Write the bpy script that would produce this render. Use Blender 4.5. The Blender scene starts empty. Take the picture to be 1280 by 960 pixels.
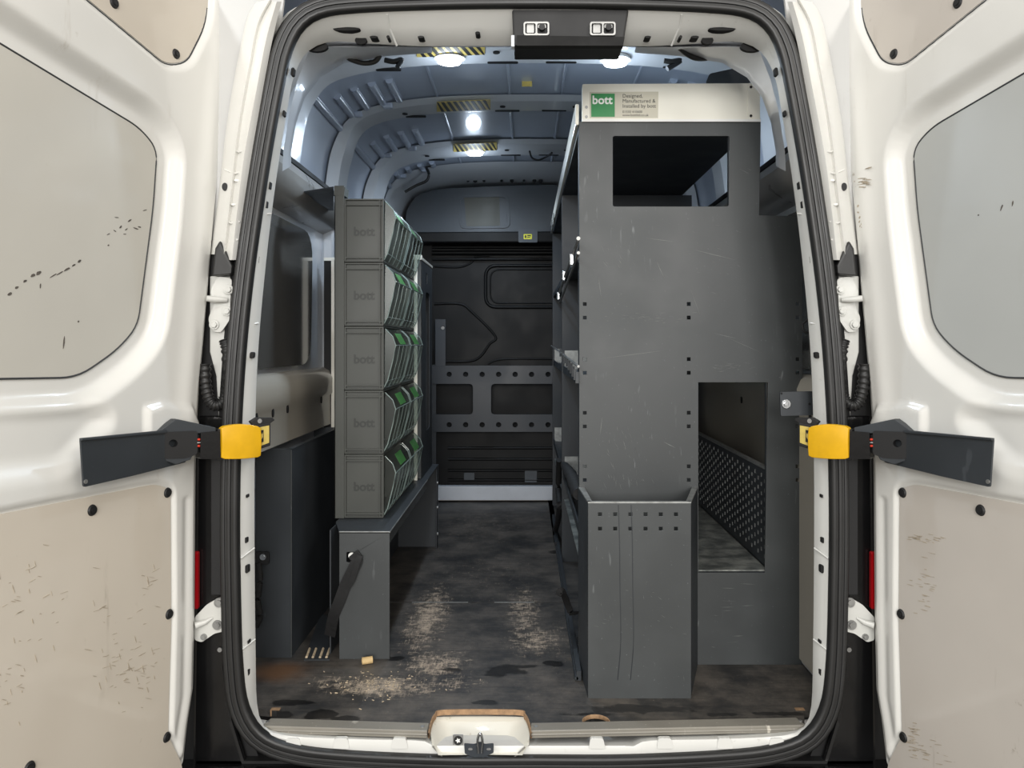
import bpy, bmesh, math, random
import numpy as np
from mathutils import Vector, Matrix
from mathutils.geometry import tessellate_polygon
R = random.Random(7)
SC = bpy.context.scene
COL = SC.collection
# ------------------------------------------------------------------ camera, world, lights
F, CX, CY = 961.0, 657.0, 430.0          # focal length in pixels, level horizon / axis point in the 1280x960 frame
CAMX, CAMY, CAMZ = -0.023, -1.98, 1.0
cd = bpy.data.cameras.new('camera'); cam = bpy.data.objects.new('camera', cd); COL.objects.link(cam)
cam.location = (CAMX, CAMY, CAMZ); cam.rotation_euler = (math.pi/2, 0, 0)
cd.sensor_width = 36; cd.sensor_fit = 'HORIZONTAL'; cd.lens = F/1280*36
cd.shift_x = -(CX-640)/1280; cd.shift_y = -(480-CY)/1280; cd.clip_start = 0.02
SC.camera = cam
vs = SC.view_settings; vs.view_transform = 'Standard'; vs.look = 'None'; vs.gamma = 1; vs.exposure = 0.66
w = bpy.data.worlds.new('world'); SC.world = w; w.use_nodes = True
w.node_tree.nodes['Background'].inputs[0].default_value = (1.0, .95, .89, 1)
w.node_tree.nodes['Background'].inputs[1].default_value = 0.42
def area(name, loc, rot, sx, sy, power, col=(1, 1, 1)):
    l = bpy.data.lights.new(name, 'AREA'); l.shape = 'RECTANGLE'; l.size = sx; l.size_y = sy; l.energy = power; l.color = col
    o = bpy.data.objects.new(name, l); COL.objects.link(o); o.location = loc; o.rotation_euler = rot; return o
# workshop strip lights under a high ceiling, behind and above the photographer
for x in (-2.6, 0.0, 2.6):
    area('workshop_strip_light', (x, -3.6, 3.3), (math.radians(28), 0, 0), .25, 3.2, 38 if x == 0 else 46, {-2.6: (.95, .99, 1), 0.0: (1, .98, .95), 2.6: (1, .955, .88)}[x])
area('added_front_light', (0, -8.0, 2.1), (math.radians(90), 0, 0), 4.2, 1.8, 240, (1, .985, .96))   # added soft frontal light without a known source, lifts the sign board

# ------------------------------------------------------------------ helpers
def srgb(r, g, b):
    f = lambda c: (c/255/12.92) if c/255 <= .04045 else ((c/255+.055)/1.055)**2.4
    return (f(r), f(g), f(b), 1)
def P(px, py, y):
    d = y-CAMY
    return Vector((CAMX+(px-CX)*d/F, y, CAMZ-(py-CY)*d/F))
def X(px, y): return CAMX+(px-CX)*(y-CAMY)/F
def Z(py, y): return CAMZ-(py-CY)*(y-CAMY)/F
class Pl:                                  # a vertical plane in plan view: point o, direction dr; n is its normal towards the viewer
    def __init__(s, o, dr):
        s.o = Vector(o); s.u = Vector(dr).normalized(); s.n = Vector((s.u.y, -s.u.x))
        if s.n.y > 0: s.n = -s.n
    def tz(s, px, py):
        k = (px-CX)/F                      # ray: (CAMX+k d, CAMY+d)
        a, b = s.u.x, s.u.y
        # o + t u = (CAMX + k d, CAMY + d)
        # ox + t a - CAMX = k (oy + t b - CAMY)
        t = (k*(s.o.y-CAMY)-(s.o.x-CAMX))/(a-k*b)
        d = s.o.y+t*b-CAMY
        return t, CAMZ-(py-CY)*d/F
    def w(s, t, z, h=0):
        q = s.o+s.u*t+s.n*h
        return Vector((q.x, q.y, z))
def setm(o, m):
    if m: o.data.materials.append(m)
def obj(name, bm, m, parent=None, mirror=False, smooth=None, bevel=0):
    if mirror:
        for v in bm.verts: v.co.x = -v.co.x
    bmesh.ops.recalc_face_normals(bm, faces=bm.faces)
    me = bpy.data.meshes.new(name); bm.to_mesh(me); bm.free()
    if smooth is not None:
        me.shade_smooth(); me.set_sharp_from_angle(angle=math.radians(smooth))
    o = bpy.data.objects.new(name, me); COL.objects.link(o); setm(o, m)
    if parent: o.parent = parent
    if bevel:
        b = o.modifiers.new('bevel', 'BEVEL'); b.width = bevel; b.segments = 2; b.limit_method = 'ANGLE'; b.angle_limit = math.radians(40)
    return o
def tag(o, label, cat, group=None):
    o['label'] = label; o['category'] = cat
    if group: o['group'] = group
    return o
def thing(name, label, cat, group=None, loc=(0, 0, 0)):
    o = bpy.data.objects.new(name, None); COL.objects.link(o); o.location = loc; o.empty_display_size = .05
    return tag(o, label, cat, group)
def structure(name, label=None):
    o = bpy.data.objects.new(name, None); COL.objects.link(o); o.empty_display_size = .05
    o['kind'] = 'structure'
    if label: o['label'] = label
    return o
def NB(): return bmesh.new()
def box(bm, x0, x1, y0, y1, z0, z1):
    vs_ = [bm.verts.new((x, y, z)) for x in (x0, x1) for y in (y0, y1) for z in (z0, z1)]
    for f in ((0, 1, 3, 2), (4, 6, 7, 5), (0, 4, 5, 1), (2, 3, 7, 6), (0, 2, 6, 4), (1, 5, 7, 3)):
        bm.faces.new([vs_[i] for i in f])
    return bm
def hexa(bm, lo, hi):                      # two matching loops of points joined with caps
    a = [bm.verts.new(p) for p in lo]; b = [bm.verts.new(p) for p in hi]; n = len(a)
    bm.faces.new(a); bm.faces.new(b[::-1])
    for i in range(n): bm.faces.new((a[i], a[(i+1) % n], b[(i+1) % n], b[i]))
    return bm
def rrect(x0, y0, x1, y1, r, n=4):
    if x0 > x1: x0, x1 = x1, x0
    if y0 > y1: y0, y1 = y1, y0
    out = []
    for cx, cy, a0 in ((x1-r, y1-r, 0), (x0+r, y1-r, 90), (x0+r, y0+r, 180), (x1-r, y0+r, 270)):
        for i in range(n+1):
            a = math.radians(a0+90*i/n); out.append((cx+r*math.cos(a), cy+r*math.sin(a)))
    return out
def circ(cx, cy, r, n=16, ry=None):
    return [(cx+r*math.cos(2*math.pi*i/n), cy+(ry or r)*math.sin(2*math.pi*i/n)) for i in range(n)]
def roundpoly(pts, r, n=5):
    out = []; N = len(pts)
    for i in range(N):
        p = Vector(pts[i]); a = Vector(pts[i-1])-p; b = Vector(pts[(i+1) % N])-p
        rr = min(r, a.length*.45, b.length*.45)
        p0 = p+a.normalized()*rr; p1 = p+b.normalized()*rr
        for k in range(n+1):
            t = k/n; q = p0*(1-t)**2+p*2*t*(1-t)+p1*t*t; out.append((q.x, q.y))
    return out
def plate(bm, loops, fn, h0, h1):          # outer loop + hole loops in 2D, fn(a, b, h) -> world
    flat = [Vector((a, b, 0)) for lp in loops for a, b in lp]
    tris = tessellate_polygon([[Vector((a, b, 0)) for a, b in lp] for lp in loops])
    A = [bm.verts.new(fn(v.x, v.y, h0)) for v in flat]; B = [bm.verts.new(fn(v.x, v.y, h1)) for v in flat]
    for t in tris:
        try: bm.faces.new([A[i] for i in t]); bm.faces.new([B[i] for i in t][::-1])
        except ValueError: pass
    k = 0
    for lp in loops:
        n = len(lp)
        for i in range(n):
            a, b = k+i, k+(i+1) % n
            bm.faces.new((A[a], A[b], B[b], B[a]))
        k += n
    return bm
def pxplate(bm, loops, y, th):             # loops in pixels on the plane y, thickness th away from the viewer
    lw = [[(X(a, y), Z(b, y)) for a, b in lp] for lp in loops]
    return plate(bm, lw, lambda a, b, h: (a, y+h, b), 0, th)
def crom(pts, n=8, closed=False):
    pts = [Vector(p) for p in pts]; N = len(pts); out = []
    for i in range(N if closed else N-1):
        if closed: p = [pts[(i+k-1) % N] for k in range(4)]
        else: p = [pts[max(0, min(N-1, i+k-1))] for k in range(4)]
        for j in range(n):
            t = j/n
            out.append(.5*((2*p[1])+(p[2]-p[0])*t+(2*p[0]-5*p[1]+4*p[2]-p[3])*t*t+(3*p[1]-p[0]-3*p[2]+p[3])*t**3))
    if not closed: out.append(pts[-1])
    return out
def tube(bm, pts, r, n=8, closed=False, ref=Vector((0, 0, 1))):
    pts = [Vector(p) for p in pts]; N = len(pts); rings = []
    for i, p in enumerate(pts):
        a = pts[i-1] if (i or closed) else p; b = pts[(i+1) % N] if (i < N-1 or closed) else p
        t = (b-a)
        if t.length < 1e-9: t = Vector((0, 0, 1))
        t.normalize(); u = ref.cross(t)
        if u.length < .05: u = Vector((1, 0.01, 0)).cross(t)
        u.normalize(); v = t.cross(u)
        rr = r[i] if isinstance(r, (list, tuple)) else r
        rings.append([bm.verts.new(p+(u*math.cos(2*math.pi*k/n)+v*math.sin(2*math.pi*k/n))*rr) for k in range(n)])
    for i in range(N if closed else N-1):
        A, B = rings[i], rings[(i+1) % N]
        for k in range(n): bm.faces.new((A[k], A[(k+1) % n], B[(k+1) % n], B[k]))
    if not closed: bm.faces.new(rings[0][::-1]); bm.faces.new(rings[-1])
    return bm
def disc(bm, c, nrm, r, th, n=16, ry=None, top=1.0):
    nrm = Vector(nrm).normalized(); u = nrm.cross(Vector((0, 0, 1)))
    if u.length < .1: u = Vector((1, 0, 0))
    u.normalize(); v = nrm.cross(u); c = Vector(c); ry = ry or r
    lo = [c+u*r*math.cos(2*math.pi*i/n)+v*ry*math.sin(2*math.pi*i/n) for i in range(n)]
    hi = [c+nrm*th+(u*r*math.cos(2*math.pi*i/n)+v*ry*math.sin(2*math.pi*i/n))*top for i in range(n)]
    return hexa(bm, lo, hi)
def loft(bm, rows, closed=False):
    V = [[bm.verts.new(p) for p in r] for r in rows]; n = len(V[0])
    for i in range(len(V)-1):
        for k in range(n if closed else n-1):
            bm.faces.new((V[i][k], V[i][(k+1) % n], V[i+1][(k+1) % n], V[i+1][k]))
    return bm
def resample(pts, n, closed=True):
    pts = [Vector(p) for p in pts]
    if closed: pts = pts+[pts[0]]
    L = [0]
    for a, b in zip(pts, pts[1:]): L.append(L[-1]+(b-a).length)
    out = []; j = 0
    for i in range(n):
        s = L[-1]*i/(n if closed else n-1)
        while j < len(pts)-2 and L[j+1] < s: j += 1
        k = (s-L[j])/max(1e-9, L[j+1]-L[j]); out.append(pts[j].lerp(pts[j+1], min(1, k)))
    return out
def text_mesh(body, size, extrude=.0004, bold=0, spacing=1, align='LEFT'):
    c = bpy.data.curves.new('lettering', 'FONT'); c.body = body; c.size = size; c.extrude = extrude; c.offset = bold
    c.space_line = spacing; c.align_x = align; c.resolution_u = 3
    t = bpy.data.objects.new('tmp', c); COL.objects.link(t)
    bpy.context.view_layer.update()
    me = bpy.data.meshes.new_from_object(t.evaluated_get(bpy.context.evaluated_depsgraph_get()))
    bpy.data.objects.remove(t); me.materials.clear(); return me
def text_obj(name, body, size, loc, m, parent=None, **k):
    me = text_mesh(body, size, **k); me.transform(Matrix.Translation(loc) @ Matrix.Rotation(math.pi/2, 4, 'X'))
    o = bpy.data.objects.new(name, me); COL.objects.link(o); setm(o, m)
    if parent: o.parent = parent
    return o
def dup(root, loc, label=None):
    r = root.copy(); COL.objects.link(r); r.location = loc
    if label: r['label'] = label
    for ch in root.children:
        c = ch.copy(); COL.objects.link(c); c.parent = r
        for g in ch.children:
            d = g.copy(); COL.objects.link(d); d.parent = c
    return r

# ------------------------------------------------------------------ materials
class NT:
    def __init__(s, name):
        s.m = bpy.data.materials.new(name); s.m.use_nodes = True; s.t = s.m.node_tree; s.b = s.t.nodes['Principled BSDF']
    def n(s, typ, **k):
        q = s.t.nodes.new(typ)
        for a, b in k.items(): setattr(q, a, b)
        return q
    def l(s, a, b): s.t.links.new(a, b)
    def coords(s, scale=(1, 1, 1), rot=(0, 0, 0), obj_=False):
        tc = s.n('ShaderNodeTexCoord'); mp = s.n('ShaderNodeMapping'); mp.inputs['Scale'].default_value = scale; mp.inputs['Rotation'].default_value = rot
        s.l(tc.outputs['Object'], mp.inputs['Vector']); return mp.outputs[0]
    def noise(s, scale, vec, detail=4, rough=.55):
        q = s.n('ShaderNodeTexNoise'); q.inputs['Scale'].default_value = scale; q.inputs['Detail'].default_value = detail; q.inputs['Roughness'].default_value = rough
        s.l(vec, q.inputs['Vector']); return q.outputs['Fac']
    def ramp(s, fac, a, b, lo=0.0, hi=1.0):
        q = s.n('ShaderNodeMapRange'); q.interpolation_type = 'SMOOTHSTEP'
        q.inputs[1].default_value = a; q.inputs[2].default_value = b; q.inputs[3].default_value = lo; q.inputs[4].default_value = hi
        s.l(fac, q.inputs[0]); return q.outputs[0]
    def math(s, op, a, b=None):
        q = s.n('ShaderNodeMath', operation=op)
        for i, v in enumerate((a, b)):
            if v is None: continue
            if isinstance(v, (int, float)): q.inputs[i].default_value = v
            else: s.l(v, q.inputs[i])
        return q.outputs[0]
    def mix(s, fac, a, b):
        q = s.n('ShaderNodeMix', data_type='RGBA')
        for i, v in ((0, fac), (6, a), (7, b)):
            if isinstance(v, (int, float, tuple)): q.inputs[i].default_value = v
            else: s.l(v, q.inputs[i])
        return q.outputs[2]
    def color(s, c):
        if isinstance(c, tuple): s.b.inputs['Base Color'].default_value = c
        else: s.l(c, s.b.inputs['Base Color'])
    def rough(s, v):
        if isinstance(v, (int, float)): s.b.inputs['Roughness'].default_value = v
        else: s.l(v, s.b.inputs['Roughness'])
    def bump(s, h, strength=.3, dist=.002):
        q = s.n('ShaderNodeBump'); q.inputs['Strength'].default_value = strength; q.inputs['Distance'].default_value = dist
        s.l(h, q.inputs['Height']); s.l(q.outputs[0], s.b.inputs['Normal'])
    def ell(s, cx, cy, rx, ry, vecsep, soft=.5, axes=(0, 1)):
        a = s.math('DIVIDE', s.math('SUBTRACT', vecsep[axes[0]], cx), rx); b = s.math('DIVIDE', s.math('SUBTRACT', vecsep[axes[1]], cy), ry)
        d = s.math('SQRT', s.math('ADD', s.math('MULTIPLY', a, a), s.math('MULTIPLY', b, b)))
        return d
def simple(name, c, rough=.5, metal=0, coat=0, var=.0, vscale=6, spec=.5, bumpy=0):
    k = NT(name); k.b.inputs['Metallic'].default_value = metal; k.b.inputs['Coat Weight'].default_value = coat; k.b.inputs['Coat Roughness'].default_value = .08
    k.b.inputs['Specular IOR Level'].default_value = spec
    v = k.coords(); f = k.noise(vscale, v)
    lo = tuple(c[i]*(1-var) for i in range(3))+(1,); hi = tuple(min(1, c[i]*(1+var)) for i in range(3))+(1,)
    k.color(k.mix(k.ramp(f, .3, .7), lo, hi)); k.rough(k.ramp(f, .3, .7, rough*.9, min(1, rough*1.1)))
    if bumpy: k.bump(k.noise(bumpy, v), .25, .001)
    return k.m
def sheet(name, c, scratch=.35, rough=.45, dust=.0, coarse=1.0):
    k = NT(name); v = k.coords()
    f = k.noise(3.5*coarse, v, 5); base = k.mix(k.ramp(f, .3, .75), tuple(x*.86 for x in c[:3])+(1,), tuple(x*1.12 for x in c[:3])+(1,))
    area_ = k.ramp(k.noise(2.2, v, 2), .45, .7)
    tot = None
    for i, (rot, sc) in enumerate((((0, .5, 0), (55, 30, 12)), ((0, -.9, 0), (45, 30, 10)), ((0, 1.45, 0), (70, 30, 11)))):
        s1 = k.ramp(k.noise(1.0, k.coords(sc, rot), 2), .69, .75)
        tot = s1 if tot is None else k.math('MAXIMUM', tot, s1)
    sc_ = k.math('MULTIPLY', k.math('MULTIPLY', tot, area_), scratch)
    grit = k.math('MULTIPLY', k.ramp(k.noise(140, v, 2), .70, .78), scratch*.5)
    sc_ = k.math('MAXIMUM', sc_, grit)
    k.color(k.mix(sc_, base, tuple(min(1, x*3.2+.05) for x in c[:3])+(1,)))
    k.rough(k.ramp(f, .3, .7, rough*.85, rough*1.15)); k.bump(k.noise(420, v, 2), .12, .0005)
    return k.m
def paint(name, c, dirt=0.0, dirtcol=(150, 135, 110), rough=.28):
    k = NT(name); v = k.coords(); f = k.noise(2.5, v, 3)
    base = k.mix(k.ramp(f, .3, .7), tuple(x*.96 for x in c[:3])+(1,), tuple(min(1, x*1.03) for x in c[:3])+(1,))
    if dirt:
        sp = k.ramp(k.noise(28, v, 6, .7), .63, .76); ar = k.ramp(k.noise(3, v, 3), .42, .68)
        streak = k.ramp(k.noise(1, k.coords((18, 18, 3.0)), 5, .65), .6, .75)
        d = k.math('MULTIPLY', k.math('MAXIMUM', k.math('MULTIPLY', sp, ar), k.math('MULTIPLY', streak, ar)), dirt)
        base = k.mix(d, base, srgb(*dirtcol))
    k.color(base); k.rough(rough); k.b.inputs['Coat Weight'].default_value = .5; k.b.inputs['Coat Roughness'].default_value = .06
    k.bump(k.noise(30, v, 2), .04, .001)
    return k.m
M = {}
M['white'] = paint('van_white_paint', srgb(222, 221, 216), .35)
M['white_in'] = paint('interior_white_primer', srgb(205, 208, 212), .12, (120, 120, 120), .3)
M['jamb'] = paint('jamb_white_paint', srgb(214, 214, 210), .55, (90, 80, 70), .32)
M['tub'] = paint('dirty_white_paint', srgb(222, 218, 205), .9, (150, 130, 90), .4)
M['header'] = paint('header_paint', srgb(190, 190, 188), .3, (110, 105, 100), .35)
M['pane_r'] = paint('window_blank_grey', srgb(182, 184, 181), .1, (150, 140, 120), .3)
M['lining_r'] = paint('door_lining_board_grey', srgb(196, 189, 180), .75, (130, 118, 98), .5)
M['pane'] = paint('window_blank', srgb(196, 193, 184), .1, (150, 140, 120), .3)
M['lining'] = paint('door_lining_board', srgb(205, 196, 182), .75, (130, 118, 98), .5)
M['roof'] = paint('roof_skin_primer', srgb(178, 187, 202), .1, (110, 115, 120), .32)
M['rack'] = sheet('grey_powder_coat', srgb(62, 65, 66), .7, .48)
M['rack_dark'] = sheet('dark_grey_powder_coat', srgb(49, 53, 57), .4, .5)
M['rack_black'] = simple('shelf_dark_grey', srgb(48, 52, 56), .55, var=.1)  # dark grey for shelves, back panels and small fittings
M['edge'] = simple('worn_edge_metal', srgb(150, 152, 150), .4, .6, var=.2, vscale=40)
M['bin'] = sheet('grey_green_plastic', srgb(69, 71, 67), .2, .5)
M['bin_mark'] = simple('bin_emboss', srgb(50, 52, 49), .5)
M['rubber'] = simple('black_rubber', srgb(34, 34, 34), .42, var=.1, spec=.5)
M['black'] = simple('black_plastic', srgb(24, 24, 25), .6, var=.2)
M['black_gloss'] = simple('black_gloss_plastic', srgb(14, 14, 15), .18, var=.2, bumpy=60)
M['steel'] = simple('bright_steel', srgb(190, 192, 194), .25, 1, var=.1)
M['zinc'] = simple('dull_zinc', srgb(150, 150, 148), .45, .7, var=.2, vscale=25)
M['hinge'] = simple('painted_hinge', srgb(205, 205, 200), .3, 0, .4, var=.06)
M['alu'] = sheet('worn_aluminium', srgb(132, 128, 119), .8, .42)
M['yellow'] = simple('yellow_plastic', srgb(214, 164, 12), .38, var=.06, vscale=25)
M['sticker_yellow'] = simple('sticker_yellow', srgb(196, 174, 92), .45, var=.08, vscale=60)
M['sticker_bright'] = simple('sticker_bright', srgb(225, 220, 60), .45)
M['print_black'] = simple('printed_black', srgb(25, 25, 25), .5)
M['hole'] = simple('hole_shadow', srgb(12, 12, 12), .8)
M['seam'] = simple('seam_sealer', srgb(120, 118, 112), .6)
M['line'] = simple('dark_gasket', srgb(52, 54, 56), .6)
M['cream'] = paint('cream_sign_panel', srgb(246, 243, 230), .1, (150, 140, 120), .35)
M['label_paper'] = simple('sign_film', srgb(205, 200, 182), .35, var=.03)
M['green'] = simple('sign_green', srgb(38, 140, 74), .4, var=.05)
M['green_card'] = simple('green_card', srgb(92, 158, 84), .5, var=.1, vscale=80)
M['print_white'] = simple('printed_white', srgb(240, 240, 236), .4)
M['print_grey'] = simple('printed_grey', srgb(48, 48, 46), .5)
M['bulk'] = simple('bulkhead_slate', srgb(62, 69, 76), .42, var=.06)
M['bulk_dark'] = simple('bulkhead_black', srgb(13, 14, 15), .5, var=.12, spec=.25)
M['ladder'] = sheet('slate_plate', srgb(47, 52, 58), .2, .42)
M['olive'] = simple('olive_patch', srgb(78, 78, 68), .5)
M['ply'] = simple('plywood_edge', srgb(150, 120, 90), .8, var=.25, vscale=60)
M['cork'] = simple('pale_wood', srgb(212, 182, 130), .7, var=.1, vscale=80)
M['chips'] = simple('wood_chips', srgb(196, 178, 150), .8, var=.2, vscale=50)
M['webbing'] = simple('black_webbing', srgb(20, 20, 21), .75, var=.2, vscale=90)
M['red'] = simple('red_lens', srgb(170, 16, 24), .2)
M['red_bead'] = simple('red_spring', srgb(210, 60, 40), .35)
M['scratch'] = simple('pale_scratch', srgb(104, 107, 104), .5, var=.15, vscale=80)
M['scuff'] = simple('scuff_black', srgb(84, 78, 72), .8, var=.3, vscale=120)
M['scuff_light'] = simple('scuff_brown', srgb(172, 160, 142), .8, var=.15, vscale=120)
M['wall_grey'] = simple('side_lining_grey', srgb(150, 148, 144), .3, 0, .3, var=.1)
M['wall_gloss'] = simple('side_glazing_film', srgb(92, 90, 86), .1, 0, .6, var=.12, vscale=4)
M['beige_lining'] = paint('beige_lining', srgb(172, 166, 154), .3, (120, 110, 95), .45)
M['white_strip'] = simple('white_strip', srgb(196, 200, 206), .4, var=.05)
M['concrete'] = simple('garage_floor', srgb(120, 116, 110), .6, var=.15)
k = NT('tread_plate'); v = k.coords(); vo = k.n('ShaderNodeTexVoronoi'); vo.inputs['Scale'].default_value = 70; k.l(k.coords((1, 1, 1)), vo.inputs['Vector'])
k.color(k.mix(k.ramp(k.noise(14, v, 5), .35, .7), srgb(100, 104, 102), srgb(168, 170, 164))); k.rough(.4); k.b.inputs['Metallic'].default_value = .4
k.bump(vo.outputs['Distance'], .5, .003); M['tread'] = k.m
k = NT('led_lens'); k.color((1, 1, 1, 1)); k.b.inputs['Emission Color'].default_value = (.88, .94, 1, 1); k.b.inputs['Emission Strength'].default_value = 9; M['led'] = k.m
k = NT('clear_plastic')                     # thin clear sheet
tr = k.n('ShaderNodeBsdfTransparent'); tr.inputs[0].default_value = (.86, .9, .88, 1); gl = k.n('ShaderNodeBsdfGlossy'); gl.inputs['Roughness'].default_value = .22
gl.inputs[0].default_value = (.9, .95, .93, 1)
fr = k.n('ShaderNodeFresnel'); fr.inputs[0].default_value = 1.5; mx = k.n('ShaderNodeMixShader'); k.l(k.math('ADD', k.math('MULTIPLY', fr.outputs[0], .35), .03), mx.inputs[0]); k.l(tr.outputs[0], mx.inputs[1]); k.l(gl.outputs[0], mx.inputs[2])
k.l(mx.outputs[0], k.t.nodes['Material Output'].inputs[0]); M['clear'] = k.m
M['clear_edge'] = simple('clear_plastic_edge', srgb(128, 142, 138), .15, var=.1)

# worn dark phenolic floor: grain across, rubbed pale tracks, wet blots where the photograph has them
k = NT('worn_phenolic_floor'); tc = k.n('ShaderNodeTexCoord'); sep = k.n('ShaderNodeSeparateXYZ'); k.l(tc.outputs['Object'], sep.inputs[0]); xyz = sep.outputs
wob = k.noise(6, k.coords(), 5, .65)
base = k.mix(k.ramp(k.noise(4.5, k.coords(), 8, .68), .34, .72), srgb(40, 40, 40), srgb(100, 94, 87))
grain = k.ramp(k.noise(1, k.coords((5, 95, 1)), 5, .7), .55, .75)
base = k.mix(k.math('MULTIPLY', grain, .55), base, srgb(108, 101, 93))
gr2 = k.ramp(k.noise(1, k.coords((3, 60, 1)), 6, .75), .5, .68)
base = k.mix(k.math('MULTIPLY', gr2, .45), base, srgb(26, 26, 27))
def fpos(px, py):
    d = F*CAMZ/(py-CY); return CAMX+(px-CX)*d/F, d+CAMY
wear = None
for px, py, rx, ry, s in ((535, 770, .07, .34, .95), (545, 830, .1, .10, .9), (655, 765, .06, .30, .8), (668, 800, .09, .12, .85), (560, 853, .11, .05, .7), (478, 858, .16, .07, 1.0), (430, 850, .12, .04, .7), (700, 800, .10, .25, .45),
                         (600, 655, .28, .6, .45), (600, 720, .35, .5, .4), (935, 850, .12, .06, .35), (600, 860, .06, .1, .25)):
    cx, cy = fpos(px, py); dd = k.math('ADD', k.ell(cx, cy, rx, ry, xyz), k.math('MULTIPLY', wob, .9))
    m_ = k.math('MULTIPLY', k.ramp(dd, .55, 2.6, 1, 0), s)
    wear = m_ if wear is None else k.math('MAXIMUM', wear, m_)
weave = k.math('MAXIMUM', k.noise(1, k.coords((22, 190, 1)), 6, .75), k.math('SUBTRACT', k.noise(1, k.coords((230, 20, 1)), 6, .75), .015))
speck = k.math('ADD', k.math('MULTIPLY', weave, .62), k.math('MULTIPLY', k.noise(28, k.coords(), 6, .75), .46))
wm = k.ramp(k.math('ADD', speck, k.math('MULTIPLY', wear, .23)), .68, .84)
wm = k.math('MULTIPLY', wm, k.ramp(wear, .05, .45))
base = k.mix(k.math('MULTIPLY', wm, .85), base, srgb(198, 180, 158))
cx, cy = fpos(350, 840); rust = k.ramp(k.math('ADD', k.ell(cx, cy, .13, .10, xyz), k.math('MULTIPLY', wob, .9)), .6, 1.5, .75, 0)
base = k.mix(rust, base, srgb(104, 72, 44))
spk = k.ramp(k.noise(150, k.coords(), 2, .5), .70, .76)
base = k.mix(k.math('MULTIPLY', spk, .35), base, srgb(170, 160, 145))
wob2 = k.noise(16, k.coords(), 4, .6)
wet = None
for px, py, rx, ry in ((628, 838, .06, .035), (655, 833, .05, .012), (690, 829, .03, .018), (497, 823, .035, .018), (565, 837, .03, .012), (363, 878, .05, .015), (403, 893, .055, .022), (350, 893, .06, .02), (430, 898, .04, .014), (800, 886, .13, .02), (970, 892, .09, .012), (912, 893, .05, .01), (608, 878, .04, .012), (740, 893, .06, .01), (695, 690, .04, .03)):
    cx, cy = fpos(px, py); m_ = k.ramp(k.math('ADD', k.ell(cx, cy, rx*1.15, ry*1.3, xyz), k.math('MULTIPLY', wob2, 2.4)), 1.95, 2.2, 1, 0)
    wet = m_ if wet is None else k.math('MAXIMUM', wet, m_)
base = k.mix(k.math('MULTIPLY', wet, .75), base, srgb(14, 14, 15))
k.color(base); k.l(k.ramp(wet, 0, 1, .48, .3), k.b.inputs['Roughness'])
k.bump(k.noise(1, k.coords((60, 260, 1)), 4), .25, .001); M['floor'] = k.m

# ------------------------------------------------------------------ van shell
RET = 0.02
half = crom([(.885, 0, 0), (.895, .55, 0), (.897, 1.1, 0), (.893, 1.5, 0), (.882, 1.68, 0), (.852, 1.84, 0), (.78, 1.965, 0), (.66, 2.022, 0), (.45, 2.055, 0), (.22, 2.067, 0), (0, 2.07, 0)], 6)
half = [(p.x, p.y) for p in half]
SPL = next(i for i, p in enumerate(half) if p[1] > 1.56)
def inset(pts, d):
    out = []
    for i, p in enumerate(pts):
        a = pts[max(0, i-1)]; b = pts[min(len(pts)-1, i+1)]; t = Vector((b[0]-a[0], b[1]-a[1])).normalized()
        q = (p[0]-t.y*d, p[1]+t.x*d); out.append((max(0, q[0]) if i == len(pts)-1 else q[0], q[1]))
    return out
def insetv(pts, fn):
    out = []
    for i, p in enumerate(pts): out.append(inset(pts, fn(p[1]))[i])
    return out
Y0, Y1 = .10, 2.95
ceiling = structure('ceiling')
bm = NB()
up = half[SPL:]; arch = up+[(-x, z) for x, z in up[::-1][1:]]
loft(bm, [[(x, y, z) for x, z in arch] for y in np.linspace(Y0, Y1, 12)])
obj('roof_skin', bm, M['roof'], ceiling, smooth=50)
bm = NB()
for d in (.012,): loft(bm, [[(x*1.012, y, z*1.008) for x, z in arch] for y in (Y0, Y1)])
obj('roof_outer_skin', bm, M['white'], ceiling, smooth=50)
# roof bows (hat sections)
BOWS = [(.56, .80), (1.32, 1.49), (2.03, 2.30)]; DROP = [.058, .022, .022]
for (a, b), dp_ in zip(BOWS, DROP):
    bm = NB(); full = half[SPL-2:]
    ins = [q if q[0] > 0 else (0, q[1]) for q in insetv(full, lambda z: .05+(dp_-.05)*max(0, min(1, (z-1.85)/.17)))]; insr = inset(full, .008)
    def both(p): return p+[(-x, z) for x, z in p[::-1][1:]]
    A, B = both(insr), both(ins)
    prof = [(a-.03, A), (a-.028, A), (a+.012, B), (a+.02, B), ((a+b)/2, B), (b-.02, B), (b-.012, B), (b+.028, A), (b+.03, A)]
    loft(bm, [[(x, y, z) for x, z in P_] for y, P_ in prof]); o = obj('roof_bow', bm, M['white_in'], ceiling, smooth=35)
# lower side posts that continue the bows
for s in (1, -1):
    for (a, b) in ((1.32, 1.46), (2.05, 2.18)):
        bm = NB(); box(bm, s*.845, s*.90, a, b, .62, 1.6); obj('side_post', bm, M['white_in'], ceiling, bevel=.012)
# front header
bm = NB(); A = inset(half[SPL:], .005); B = inset(half[SPL:], .055)
A = A+[(-x, z) for x, z in A[::-1][1:]]; B = B+[(-x, z) for x, z in B[::-1][1:]]
loft(bm, [[(x, y, z) for x, z in Q] for y, Q in ((2.50, A), (2.57, inset(half[SPL:], .02)+[(-x, z) for x, z in inset(half[SPL:], .02)[::-1][1:]]), (2.80, B), (2.95, B))])
fh = obj('front_header', bm, M['white_in'], ceiling, smooth=35)
bm = NB()
for px in (585, 594, 605, 627, 640, 655, 668, 676): 
    p = P(px, 226, 2.78); disc(bm, p, (0, -1, -.2), .009 if px % 2 else .013, .004, 10)
obj('punched_hole', bm, M['hole'], ceiling)
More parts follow.
